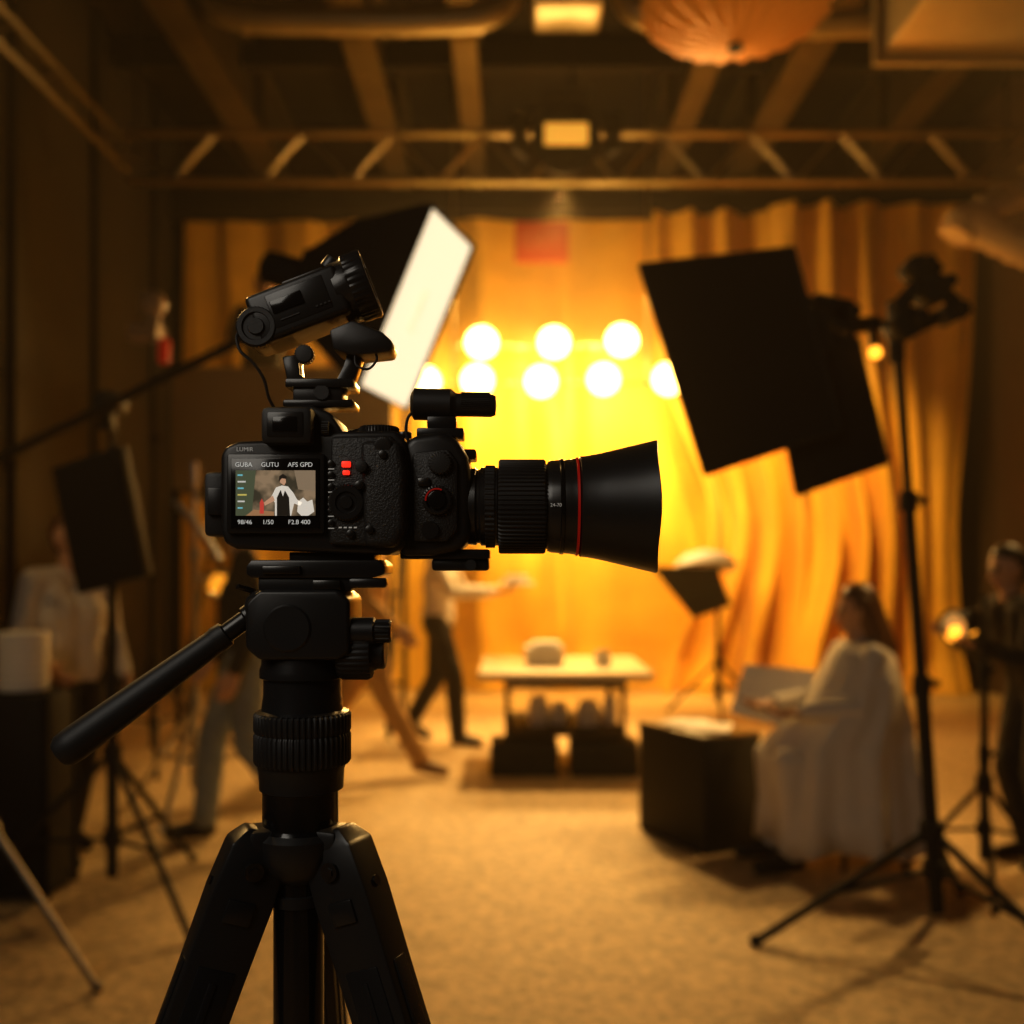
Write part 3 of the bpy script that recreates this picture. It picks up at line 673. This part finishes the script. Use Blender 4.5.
def hlathe(name, p, axis, prof, m, rt_=None, seg=72, knurl=None, rim=None, close=False, ang=0.6):
    bm = B(); b_lathe(bm, hp(*p), axis, [(t*U, r*U) for t, r in prof], seg, (knurl[0],knurl[1],knurl[2],knurl[3]*U) if knurl else None, rim, close); return fin(bm, name, m, rt_ or cam, ang=ang)

hpoly('body_shell', [(220,455),(225,446),(238,441),(262,440),(268,441),(300,436),(340,431),(396,430),(405,440),(409,460),(409,530),(404,548),(388,555),(236,549),(224,543),(220,530)], 0, 88, M_black, bev=5, seg=3)
hpoly('body_back_step', [(332,437),(392,436),(400,446),(402,530),(395,547),(330,545)], -7, 4, M_leather, bev=4, seg=3)
hpoly('grip_bulge', [(362,442),(402,442),(408,470),(408,528),(398,548),(366,548)], -16, 40, M_leather, bev=8, seg=4)
hbox('left_grip', 201, 226, 471, 536, 8, 60, M_rubber, bev=5)
hbox('left_grip_block', 206, 222, 487, 515, 2, 12, M_black, bev=2)
hbox('screen_bezel', 228, 326, 454, 534, -7, 1, M_blackS, bev=3)
hbox('screen_glass', 233, 321, 459, 529, -8.2, -6.5, M_blackG, bev=1)
M_lv = mat('live_view', (0.02,0.02,0.02), 0.3, emit=(0.20,0.13,0.07), es=1.0)
nt = M_lv.node_tree; bs_ = nt.nodes['Principled BSDF']
nz_ = nt.nodes.new('ShaderNodeTexNoise'); nz_.inputs['Scale'].default_value = 90; rp = nt.nodes.new('ShaderNodeValToRGB')
rp.color_ramp.elements[0].position = 0.38; rp.color_ramp.elements[1].position = 0.66
rp.color_ramp.elements[0].color = (0.04,0.033,0.02,1); rp.color_ramp.elements[1].color = (0.22,0.155,0.095,1)
tc = nt.nodes.new('ShaderNodeTexCoord'); nt.links.new(tc.outputs['Object'], nz_.inputs['Vector']); nt.links.new(nz_.outputs['Fac'], rp.inputs['Fac']); nt.links.new(rp.outputs['Color'], bs_.inputs['Emission Color'])
hbox('live_view', 238, 317, 471, 516, -8.8, -8.0, M_lv, bev=0)
def em(name, c, s_=1.0): return mat(name, c, 0.5, emit=c, es=s_)
E_w, E_k, E_s, E_c, E_y, E_r, E_b = em('px_white', (0.50,0.47,0.42),0.85), em('px_dark', (0.02,0.015,0.01), 0.3), em('px_skin', (0.38,0.22,0.14),0.85), em('px_cyan', (0.10,0.30,0.35)), em('px_yellow', (0.35,0.3,0.08)), em('px_red', (0.35,0.04,0.03)), em('px_brown', (0.22,0.12,0.06))
E_t = em('osd_white', (0.40,0.40,0.38),0.85)
hpoly('lv_background', [(238,471),(258,471),(254,516),(238,516)], -9.0, -8.7, em('px_green', (0.05,0.06,0.035)), bev=0)
hpoly('lv_window', [(296,471),(317,471),(317,492),(300,490)], -9.0, -8.7, em('px_wall', (0.16,0.12,0.08)), bev=0)
hpoly('lv_figure', [(277,516),(277,503),(273,498),(278,488),(284,486),(290,487),(295,493),(299,500),(304,503),(302,506),(296,504),(293,516)], -9.2, -8.8, E_w, bev=0)
hpoly('lv_apron', [(279,516),(279,498),(283,490),(287,491),(291,498),(292,516)], -9.4, -9.1, E_k, bev=0)
hpoly('lv_collar', [(282,488),(285,497),(288,488)], -9.5, -9.2, E_w, bev=0)
hpoly('lv_head', [(282,483),(282.5,479),(285,477),(287.5,479),(288,483),(286,486)], -9.6, -8.9, E_s, bev=0)
hpoly('lv_hair', [(281,482),(281.5,477),(285,474.5),(288.5,477),(288.5,479.5),(284,479)], -9.8, -9.1, E_k, bev=0)
hpoly('lv_prop', [(299,512),(300,502),(305,498),(309,502),(314,500),(316,512),(310,516),(303,516)], -9.2, -8.8, E_w, bev=0)
hpoly('lv_arm', [(275,496),(266,503),(267,506),(277,501)], -9.3, -8.9, E_s, bev=0)
hpoly('lv_bottle', [(262,514),(262,503),(264,499),(266,503),(266,514)], -9.3, -8.9, E_r, bev=0)
hpoly('lv_table', [(248,516),(256,510),(276,512),(276,516)], -9.2, -8.8, E_b, bev=0)
for k in range(6): hbox('lv_icon', 240, 245+(k*3) % 5, 475+k*6.5, 476.6+k*6.5, -9.3, -8.9, [E_c, E_t, E_c, E_y, E_t, E_c][k], bev=0)
for s_, x_, z_ in (('GUBA',246,465.5),('GUTU',272,465.5),('AFS GPD',302,465.5),('98/46',247,522.5),('1/50',270,522.5),('F2.8 400',301,522.5)):
    text(s_, 'osd_text', hp(x_,z_,-8.8), 6.4*U, E_t, cam)
for k, zz in enumerate((464, 475, 487, 499, 511, 523)):
    hcyl('button', (332.5,zz,-10), (332.5,zz,0), 3.2, M_gun, seg=16, bev=0.6)
    hbox('button_label', 329.5, 335.5, zz+5, zz+6, -8.2, -6, M_label, bev=0)
hbox('record_button', 343, 352, 462, 468, -10, -5, M_redbtn, bev=1); hbox('delete_button', 344, 351, 471, 475.5, -10, -5, M_redbtn, bev=1)
hlathe('control_dial', (348,503,-6), (0,-1,0), [(0,18.5),(5,18.5),(6.5,16.5),(6.5,11),(4.5,10),(4.5,7),(7,6),(7,0.1)], M_blackS, knurl=(0,1,36,0.9), seg=144)
hcyl('joystick', (364,468,-22), (364,468,-6), 6, M_rubber, seg=24)
for k, (bx_, bz_) in enumerate(((362,486),(372,530),(352,534),(385,456))): hcyl('button', (bx_,bz_,-19 if bx_ > 360 else -11), (bx_,bz_,0), 4.2, M_gun, seg=20)
for k in range(4): hbox('button_label', 340+k*5, 343+k*5, 527, 528.4, -8.3, -6, M_label, bev=0)
hlathe('rear_thumb_wheel', (385,446,-10), (0,-1,-0.2), [(0,9),(6,9),(7,7),(7,0.1)], M_rubber, knurl=(0,1,24,0.8), seg=96)
text('LUMIR', 'maker_mark', hp(245,449.5,-0.9), 6*U, M_label, cam)
hpoly('viewfinder_hump', [(262,446),(264,416),(274,406),(310,404),(330,412),(344,433),(346,446)], 5, 84, M_black, bev=4, seg=3)
hbox('eyecup', 265, 316, 409, 446, -20, 8, M_rubber, bev=6)
hbox('eyecup_inner', 271, 308, 414, 440, -21.5, -16, M_blackS, bev=4)
hbox('eyepiece_glass', 277, 302, 419, 435, -22.5, -19, M_blackG, bev=3)
hlathe('diopter_knob', (322,428,0), (1,0,0), [(0,7),(7,7),(7,0.1)], M_rubber, knurl=(0,1,20,0.7), seg=80)
hlathe('mode_dial', (375,434,30), (0,0,1), [(0,21),(9,21),(11,19),(11,0.1)], M_blackS, knurl=(0,1,40,0.9), seg=160)
hlathe('exposure_dial', (352,434,60), (0,0,1), [(0,14),(10,14),(11.5,12),(11.5,0.1)], M_blackS, knurl=(0,1,30,0.8), seg=120)
hcyl('shutter_button', (398,432,58), (398,425,58), 8, M_gun, seg=24)
hpoly('mount_body', [(398,446),(412,434),(440,430),(458,438),(468,456),(470,478),(470,536),(460,550),(432,556),(398,556)], 8, 92, M_black, bev=8, seg=3)
hpoly('mount_side_cover', [(412,452),(448,448),(458,462),(458,530),(446,542),(412,542)], 2, 12, M_leather, bev=4, seg=2)
hlathe('red_ring_dial', (437,500,2), (0,-1,0), [(0,15),(5,15),(6,13),(6,11)], M_blackS, knurl=(0,1,26,0.9), seg=104)
bm = B()
for k in range(10):
    a_ = math.radians(70+k*12); c_ = hp(437+11*math.cos(a_), 500-11*math.sin(a_), -4.5); b_box(bm, c_, (2.6*U,1.2*U,1.6*U), Matrix.Rotation(-a_-pi/2, 3, 'Y'))
fin(bm, 'dial_red_mark', M_red, cam)
hcyl('dial_cap', (437,500,-7), (437,500,0), 9, M_blackG, seg=32)
hlathe('upper_knob', (440,463,4), (0,-1,0), [(0,12),(7,12),(8,10),(8,0.1)], M_rubber, knurl=(0,1,20,1.1), seg=80)
hbox('side_latch', 418, 430, 478, 486, -2, 4, M_gun, bev=1)
hlathe('side_dial_lower', (430,530,2), (0,-1,0), [(0,9),(4,9),(4,0.1)], M_gun, knurl=(0,1,20,0.6), seg=80)
hbox('accessory_shoe', 414, 462, 424, 434, 28, 66, M_blackS, bev=1.5)
hbox('accessory_block', 424, 452, 431, 447, 22, 70, M_black, bev=3)
hbox('mount_rib', 455, 475, 446, 456, 26, 70, M_blackS, bev=2)
AX = 50
LZ = 504; K = 1.04
def ring(name, prof, m, knurl=None, rim=None, seg=96, ang=0.6):
    return hlathe(name, (455,LZ,AX), (1,0,0.0), [(t-455, r*K) for t, r in prof], m, knurl=knurl, rim=rim, seg=seg, ang=ang)
ring('lens_mount_ring', [(452,40),(463,40),(465,37),(470,37)], M_gun)
ring('aperture_barrel', [(466,30),(466,38),(474,39),(476,37),(478,37),(480,39.5),(497,39.5),(499,37)], M_blackS)
ring('zoom_ring', [(484,39.5),(484.5,41.5),(494,41.5),(494.5,39.5)], M_rubber, knurl=(0,3,48,1.2), seg=192)
ring('focus_ring', [(498,38),(498,46),(500,47.5),(545,47.5),(547,46),(547,40)], M_rubber, knurl=(1,4,64,1.8), seg=256)
ring('lens_barrel', [(545,42),(549,43),(549,45),(553,46.5),(572,47.5),(578,48.5)], M_blackS)
ring('thin_groove_ring', [(561,47),(562,48.2),(565,48.4),(566,47)], M_blackG)
ring('lens_red_ring', [(578,48),(578.6,49.6),(580.6,49.8),(581,48)], M_red)
def petal(i, th):
    return (1.0 - 2.0*math.cos(2*th) + 1.5*math.cos(4*th))*U if i in (6,7,8) else 0
ring('lens_hood', [(581,47),(583,50.5),(590,51),(606,54),(630,59.5),(645,63),(658,67),(659,66),(658,65),(620,54),(584,44)], M_black, rim=petal, ang=0.9)
ring('front_element', [(584,0.1),(588,20),(586,43)], M_blackG)
text('24-70', 'lens_marking', hp(556,505,AX-50.5), 5*U, M_label, cam)
hbox('lens_foot', 398, 489, 549, 559, 18, 82, M_blackS, bev=2)
hbox('lens_foot_lower', 430, 488, 558, 571, 24, 76, M_black, bev=3)
hlathe('foot_knob', (470,565,24), (0,-1,0), [(0,6),(7,6),(7,0.1)], M_rubber, knurl=(0,1,16,0.7), seg=64)
hcyl('mic_stem', (438,416,48), (438,430,48), 7, M_gun, seg=24)
hbox('mic_base', 424, 454, 411, 424, 34, 62, M_blackS, bev=2)
MZ = 397
hlathe('mic_body', (406,MZ,46), (1,0,-0.02), [(0,0.1),(0.5,11),(4,16.5),(42,16.5),(47,12.5),(49,12),(84,12),(89,10),(90,0.1)], M_rubber)
hlathe('mic_grille', (459,MZ,46), (1,0,-0.02), [(0,11),(0,12.8),(30,12.8),(30,11)], M_black, knurl=(1,2,40,0.9), seg=160)
bm = B(); b_tube(bm, spline([hp(414,404,40), hp(405,412,34), hp(403,428,30), hp(409,444,30), hp(420,448,34)]), 1.6*U, 8); fin(bm, 'mic_cable', M_rubber, cam)

ar = math.radians(21); av = Vector((math.cos(ar), 0, math.sin(ar))); RY = Matrix.Rotation(-ar, 3, 'Y')
F = U*1.12
def tp(a, b, y):
    q = hp(299,299,y); return q + av*a*F + Vector((-math.sin(ar), 0, math.cos(ar)))*b*F
fl = root('camera_top_light', hp(299,299,40))
bm = B(); b_box(bm, tp(-4,0,42), (88*F,56*F,46*F), RY); fin(bm, 'light_body', M_black, fl, bevel=5*F, seg=3)
bm = B(); b_box(bm, tp(-36,-5,42), (46*F,50*F,36*F), RY); fin(bm, 'light_rear', M_black, fl, bevel=7*F, seg=3)
bm = B(); b_box(bm, tp(-2,1,12), (56*F,4*F,32*F), RY); fin(bm, 'side_panel', M_blackS, fl, bevel=1.5*F)
bm = B(); b_box(bm, tp(-12,4,9.5), (30*F,3*F,12*F), RY); fin(bm, 'side_display', M_blackG, fl, bevel=1*F)
bm = B()
for k in range(4): b_box(bm, tp(12+k*4,-9,9.5), (2*F,2*F,1.3*F), RY)
b_box(bm, tp(-14,-9,9.5), (18*F,1.5*F,1.0*F), RY)
fin(bm, 'side_labels', M_gun, fl)
bm = B(); b_lathe(bm, tp(30,2,42), av, [(0,20*F),(2*F,29*F),(14*F,30*F),(16*F,32*F),(32*F,32.5*F),(34*F,31*F),(34*F,27*F),(29*F,23*F),(28*F,0.1*F)], 96, knurl=(3,4,60,0.9*F)); fin(bm, 'light_head', M_blackS, fl)
bm = B(); b_lathe(bm, tp(-46,-6,16), (0,-1,0), [(-6*F,19*F),(4*F,19*F),(6*F,17*F),(6*F,13*F),(4*F,12*F),(4*F,8*F),(7*F,7*F),(7*F,0.1*F)], 96, knurl=(0,1,34,0.8*F)); fin(bm, 'rear_knob', M_rubber, fl)
bm = B(); b_cyl(bm, tp(30,28,42), tp(40,34,42), 8*F); b_box(bm, tp(8,25,42), (40*F,30*F,5*F), RY); fin(bm, 'top_details', M_black, fl, bevel=1*F)
hpoly('visor_plate', [(326,326),(350,316),(380,328),(391,338),(388,348),(350,352),(330,346)], 16, 66, M_black, fl, bev=3)
hpoly('yoke', [(275,350),(292,348),(294,370),(304,376),(330,376),(338,360),(343,344),(358,348),(350,372),(340,388),(290,386),(280,374)], 30, 54, M_blackS, fl, bev=2)
hbox('shoe_clamp', 281, 350, 375, 384, 18, 66, M_blackS, fl, bev=1.5)
hbox('shoe_block', 288, 338, 382, 398, 22, 62, M_black, fl, bev=2)
hbox('shoe_foot', 278, 350, 396, 403.5, 20, 64, M_blackS, fl, bev=2)
hlathe('shoe_wheel', (318,389,24), (0,-1,0), [(0,8),(6,8),(6,0.1)], M_rubber, fl, knurl=(0,1,18,0.8), seg=72)
hlathe('tilt_knob', (300,350,28), (0,-1,0), [(0,10),(9,10),(10,8),(10,0.1)], M_rubber, fl, knurl=(0,1,20,0.8), seg=80)
bm = B(); b_tube(bm, spline([hp(240,322,16), hp(234,334,10), hp(239,350,6), hp(252,362,6), hp(262,378,8), hp(266,396,12), hp(272,408,16)], 40), 1.5*U, 8)
b_tube(bm, spline([hp(352,350,20), hp(354,362,16), hp(366,366,16), hp(374,356,20), hp(372,348,26)], 24), 1.3*U, 8); fin(bm, 'light_cable', M_rubber, fl)

# tripod (axis sits 42 units behind the screen plane)
TX, TY = 294, 42
def zt(z): return 560+(z-560)/0.955
tpd = root('video_tripod', (hx(TX), hy(TY), 0))
hbox('base_plate', 286, 372, 552, 562, 14, 72, M_gun, tpd, bev=1.5)
hpoly('quick_release_plate', [(245,566),(250,560),(378,560),(384,566),(384,574),(370,578),(250,578),(245,574)], 4, 80, M_blackS, tpd, bev=1.5)
hbox('plate_clamp', 256, 350, 577, 591, 8, 76, M_black, tpd, bev=2)
hbox('clamp_lever', 348, 386, 578, 588, 2, 20, M_blackS, tpd, bev=3)
hbox('clamp_side', 262, 300, 566, 574, 0, 6, M_gun, tpd, bev=1)
hbox('clamp_lock', 312, 340, 580, 590, 1, 10, M_gun, tpd, bev=1.5)
hpoly('head_block', [(246,604),(251,598),(260,590),(338,590),(350,600),(350,652),(338,660),(260,660),(246,648)], -4, 84, M_black, tpd, bev=4, seg=3)
hlathe('head_side_disc', (288,628,-3), (0,-1,0), [(-4,24),(1.5,24),(3,22),(3,0.1)], M_black, tpd)
hlathe('tilt_knob', (334,654,30), (1,0,0), [(0,26),(4,29),(30,29),(34,27),(36,20),(40,18),(46,18),(48,16),(48,0.1)], M_rubber, tpd, knurl=(1,2,30,1.6), seg=120)
hlathe('tilt_knob_collar', (330,632,14), (1,0,0), [(0,14),(42,14),(44,12),(58,12),(60,10),(60,0.1)], M_black, tpd, knurl=(2,3,16,1), seg=96)
hlathe('pan_base', (TX,zt(710),TY), (0,0,1), [(0,48),(2,42),(18,40),(34,40),(36,44),(44,44),(50,42),(68,42)], M_blackS, tpd)
hlathe('friction_ring', (TX,zt(762),TY), (0,0,1), [(0,44),(1,48),(4,50),(30,50),(33,48.5),(36,50),(52,50),(55,47),(55,40)], M_rubber, tpd, knurl=(1,7,52,1.6), seg=208)
hlathe('bowl_neck', (TX-1,zt(788),TY), (0,0,1), [(0,38),(2,43),(22,44),(24,45),(30,45)], M_black, tpd)
hlathe('column_collar', (TX-2,zt(832),TY), (0,0,1), [(0,46),(6,42),(10,39),(44,39),(48,40)], M_blackG, tpd)
hlathe('apex_casting', (TX-2,zt(864),TY), (0,0,1), [(-14,24),(-10,30),(0,40),(18,48),(34,48),(40,42)], M_black, tpd)
hlathe('center_column', (TX-4,1150,TY), (0,0,1), [(0,0.1),(0,25),(6,26),(290,26)], M_blackG, tpd)
hlathe('column_ring', (TX-4,zt(900),TY), (0,0,1), [(0,26),(1,29),(12,29),(13,26)], M_black, tpd)
h0 = hp(252,612,20); h1 = hp(66,752,-20); hdv = (h1-h0)
hL = hdv.length/U
hlathe('handle_rod', (252,612,20), hdv, [(0,13),(12,13),(14,10),(50,10)], M_blackS, tpd)
hlathe('handle_grip', (252,612,20), hdv, [(36,9),(38,13),(48,14),(51,13),(56,13),(100,14.5),(hL-60,17),(hL-20,18),(hL-8,17),(hL-2,13),(hL,6),(hL,0.1)], M_rubber, tpd)
hlathe('handle_joint', (262,606,20), (-0.3,-1,0), [(-18,15),(18,15),(20,13),(20,0.1)], M_black, tpd)
hcyl('lever', (252,592,10), (238,586,-4), 3, M_gun, tpd, seg=16)
def leg(ix, az):
    dirh = Vector((math.cos(az), math.sin(az), 0))
    apex = Vector((hx(TX-2), hy(TY), hz(zt(844)))) + dirh*46*U
    foot = Vector((hx(TX-2), hy(TY), 0.02)) + dirh*(0.047+0.42)
    d = (foot-apex).normalized()
    tang = dirh.cross(Vector((0,0,1))).normalized()
    nrm = d.cross(tang).normalized()
    Rm = Matrix((tang, nrm, -d)).transposed()
    bm = B()
    def sec(t, w, dp):
        c = apex + d*t
        return [bm.verts.new(c + tang*sx*w + nrm*sy_*dp) for sx, sy_ in ((-1,-1),(1,-1),(1,1),(-1,1))]
    secs = [sec(-0.018, .012, .014), sec(-0.004, .0175, .0235), sec(0.035, .018, .0255), sec(0.10, .0175, .0245), sec(0.30, .016, .024), sec(0.42, .015, .022)]
    for i in range(len(secs)-1):
        for k in range(4): bm.faces.new((secs[i][k], secs[i][(k+1) % 4], secs[i+1][(k+1) % 4], secs[i+1][k]))
    bm.faces.new(secs[0]); bm.faces.new(secs[-1])
    fin(bm, 'leg_upper_%d' % ix, M_black, tpd, bevel=0.003, seg=2)
    bm = B()
    for sg_ in (-1, 1):
        b_box(bm, apex + d*0.20 + tang*sg_*0.0172, (0.003,0.030,0.22), Rm)
        b_box(bm, apex + d*0.20 + tang*sg_*0.0185, (0.003,0.006,0.20), Rm)
        b_box(bm, apex + d*0.045 + tang*sg_*0.0188, (0.003,0.022,0.018), Rm)
    b_box(bm, apex + d*0.20 + nrm*0.0245, (0.016,0.003,0.22), Rm); b_box(bm, apex + d*0.20 - nrm*0.0245, (0.016,0.003,0.22), Rm)
    fin(bm, 'leg_inset_%d' % ix, M_blackS, tpd, bevel=0.001)
    bm = B()
    b_cyl(bm, apex + d*0.012 - tang*0.021, apex + d*0.012 + tang*0.021, 0.0075, seg=24); b_cyl(bm, apex+d*0.012-tang*0.0225, apex+d*0.012+tang*0.0225, 0.004, seg=6)
    b_cyl(bm, apex + d*0.03 - nrm*0.027, apex+d*0.03+nrm*0.027, 0.004, seg=16)
    fin(bm, 'leg_bolts_%d' % ix, M_gun, tpd)
    bm = B(); b_box(bm, apex + d*0.43, (0.042,0.054,0.05), Rm); b_cyl(bm, apex+d*0.40, apex+d*0.82, 0.014, seg=20); fin(bm, 'leg_mid_%d' % ix, M_blackS, tpd, bevel=0.003)
    bm = B(); b_cyl(bm, apex+d*0.80, apex+d*0.85, 0.021, seg=20); b_cyl(bm, apex+d*0.82, foot, 0.011, seg=20); b_sph(bm, foot+Vector((0,0,0.002)), 0.022); fin(bm, 'leg_lower_%d' % ix, M_rubber, tpd)
    bm = B(); b_box(bm, apex - dirh*0.018 + Vector((0,0,0.004)), (0.05,0.034,0.030), Matrix.Rotation(az, 3, 'Z')); fin(bm, 'leg_hinge_%d' % ix, M_black, tpd, bevel=0.004)
leg(1, math.radians(203)); leg(2, math.radians(-23)); leg(3, math.radians(90))

# ------------------------------------------------------------ LIGHTS
def lamp(name, kind, loc, target, energy, col, size=0.1, spot=None, blend=0.6):
    ld = bpy.data.lights.new(name, kind); ld.energy = energy; ld.color = col
    if kind == 'AREA': ld.size = size
    else: ld.shadow_soft_size = size
    if kind == 'SPOT': ld.spot_size = spot; ld.spot_blend = blend
    ob = bpy.data.objects.new(name, ld); COL.objects.link(ob); ob.location = loc
    ob.rotation_euler = (Vector(target)-Vector(loc)).to_track_quat('-Z', 'Y').to_euler()
    return ob
OR = (1,0.58,0.15); OR2 = (1,0.60,0.21)
lamp('wash_light', 'SPOT', (-0.3,9.0,4.45), (-0.1,11,2.0), 850, OR, 0.1, 1.45, 1.0)  # wash spots have no fixtures; added to brighten the curtain
lamp('wash_light', 'SPOT', (0.9,9.0,4.45), (0.9,11,1.8), 850, OR, 0.1, 1.45, 1.0)
lamp('wash_light', 'SPOT', (2.3,8.8,4.45), (2.9,11,1.5), 700, OR, 0.1, 1.35, 1.0)
lamp('glow_light', 'POINT', (0.1,9.95,3.3), (0,0,0), 52, OR2, 0.08)  # unseen point lights added behind the cans for a glow on the curtain
lamp('glow_light', 'POINT', (0.9,9.95,3.3), (0,0,0), 52, OR2, 0.08)
for x, z in lamps:
    lamp('bank_beam', 'SPOT', (x, 9.47, z-0.01), (x*0.9, 4.0, 0.6), 68, OR2, 0.0, 2.6, 0.6)
lamp('floor_spot', 'SPOT', (0.42,8.42,4.45), (0.1,6.8,0), 900, OR2, 0.12, 1.2, 1.0)
lamp('key_spot', 'SPOT', (4.0,6.0,4.4), (0.9,4.6,0.2), 460, OR2, 0.12, 0.9, 1.0)
lamp('rim_spot', 'SPOT', (3.3,4.6,4.2), (-0.1,0.8,1.4), 460, OR2, 0.15, 0.40, 0.8)
lamp('rim_spot', 'SPOT', (-3.0,4.2,4.3), (-0.2,0.8,1.4), 220, OR2, 0.15, 0.40, 0.8)  # second rim spot, added out of frame to edge the tripod from behind
lamp('side_spot', 'SPOT', (-3.3,2.6,4.3), (-1.9,5.2,1.0), 70, OR2, 0.15, 0.8, 1.0)  # added out of frame to brighten the crew on the left
lamp('fill_area', 'AREA', (-1.3,-0.7,2.7), (-0.15,0.8,1.4), 15, (1,0.92,0.8), 1.2)  # unseen soft fill added behind the view to lift the video camera

# room air with light theatrical haze
w = bpy.data.worlds.new('world'); S.world = w; w.use_nodes = True
nt = w.node_tree
nt.nodes['Background'].inputs[0].default_value = (0.5,0.32,0.15,1)
nt.nodes['Background'].inputs[1].default_value = 0.05
vs = nt.nodes.new('ShaderNodeVolumeScatter')
vs.inputs['Color'].default_value = (1,0.82,0.55,1); vs.inputs['Density'].default_value = 0.006; vs.inputs['Anisotropy'].default_value = 0.6
nt.links.new(vs.outputs['Volume'], nt.nodes['World Output'].inputs['Volume'])

# ------------------------------------------------------------ CAMERA
cd = bpy.data.cameras.new('view_camera'); cd.lens = 36; cd.sensor_width = 36; cd.sensor_height = 36; cd.shift_y = 0.047
cd.clip_start = 0.01
cd.dof.use_dof = True; cd.dof.focus_distance = 0.81; cd.dof.aperture_fstop = 3.4
co_ = bpy.data.objects.new('view_camera', cd); COL.objects.link(co_); co_.location = (0,0,1.4); co_.rotation_euler = (pi/2,0,0)
S.camera = co_
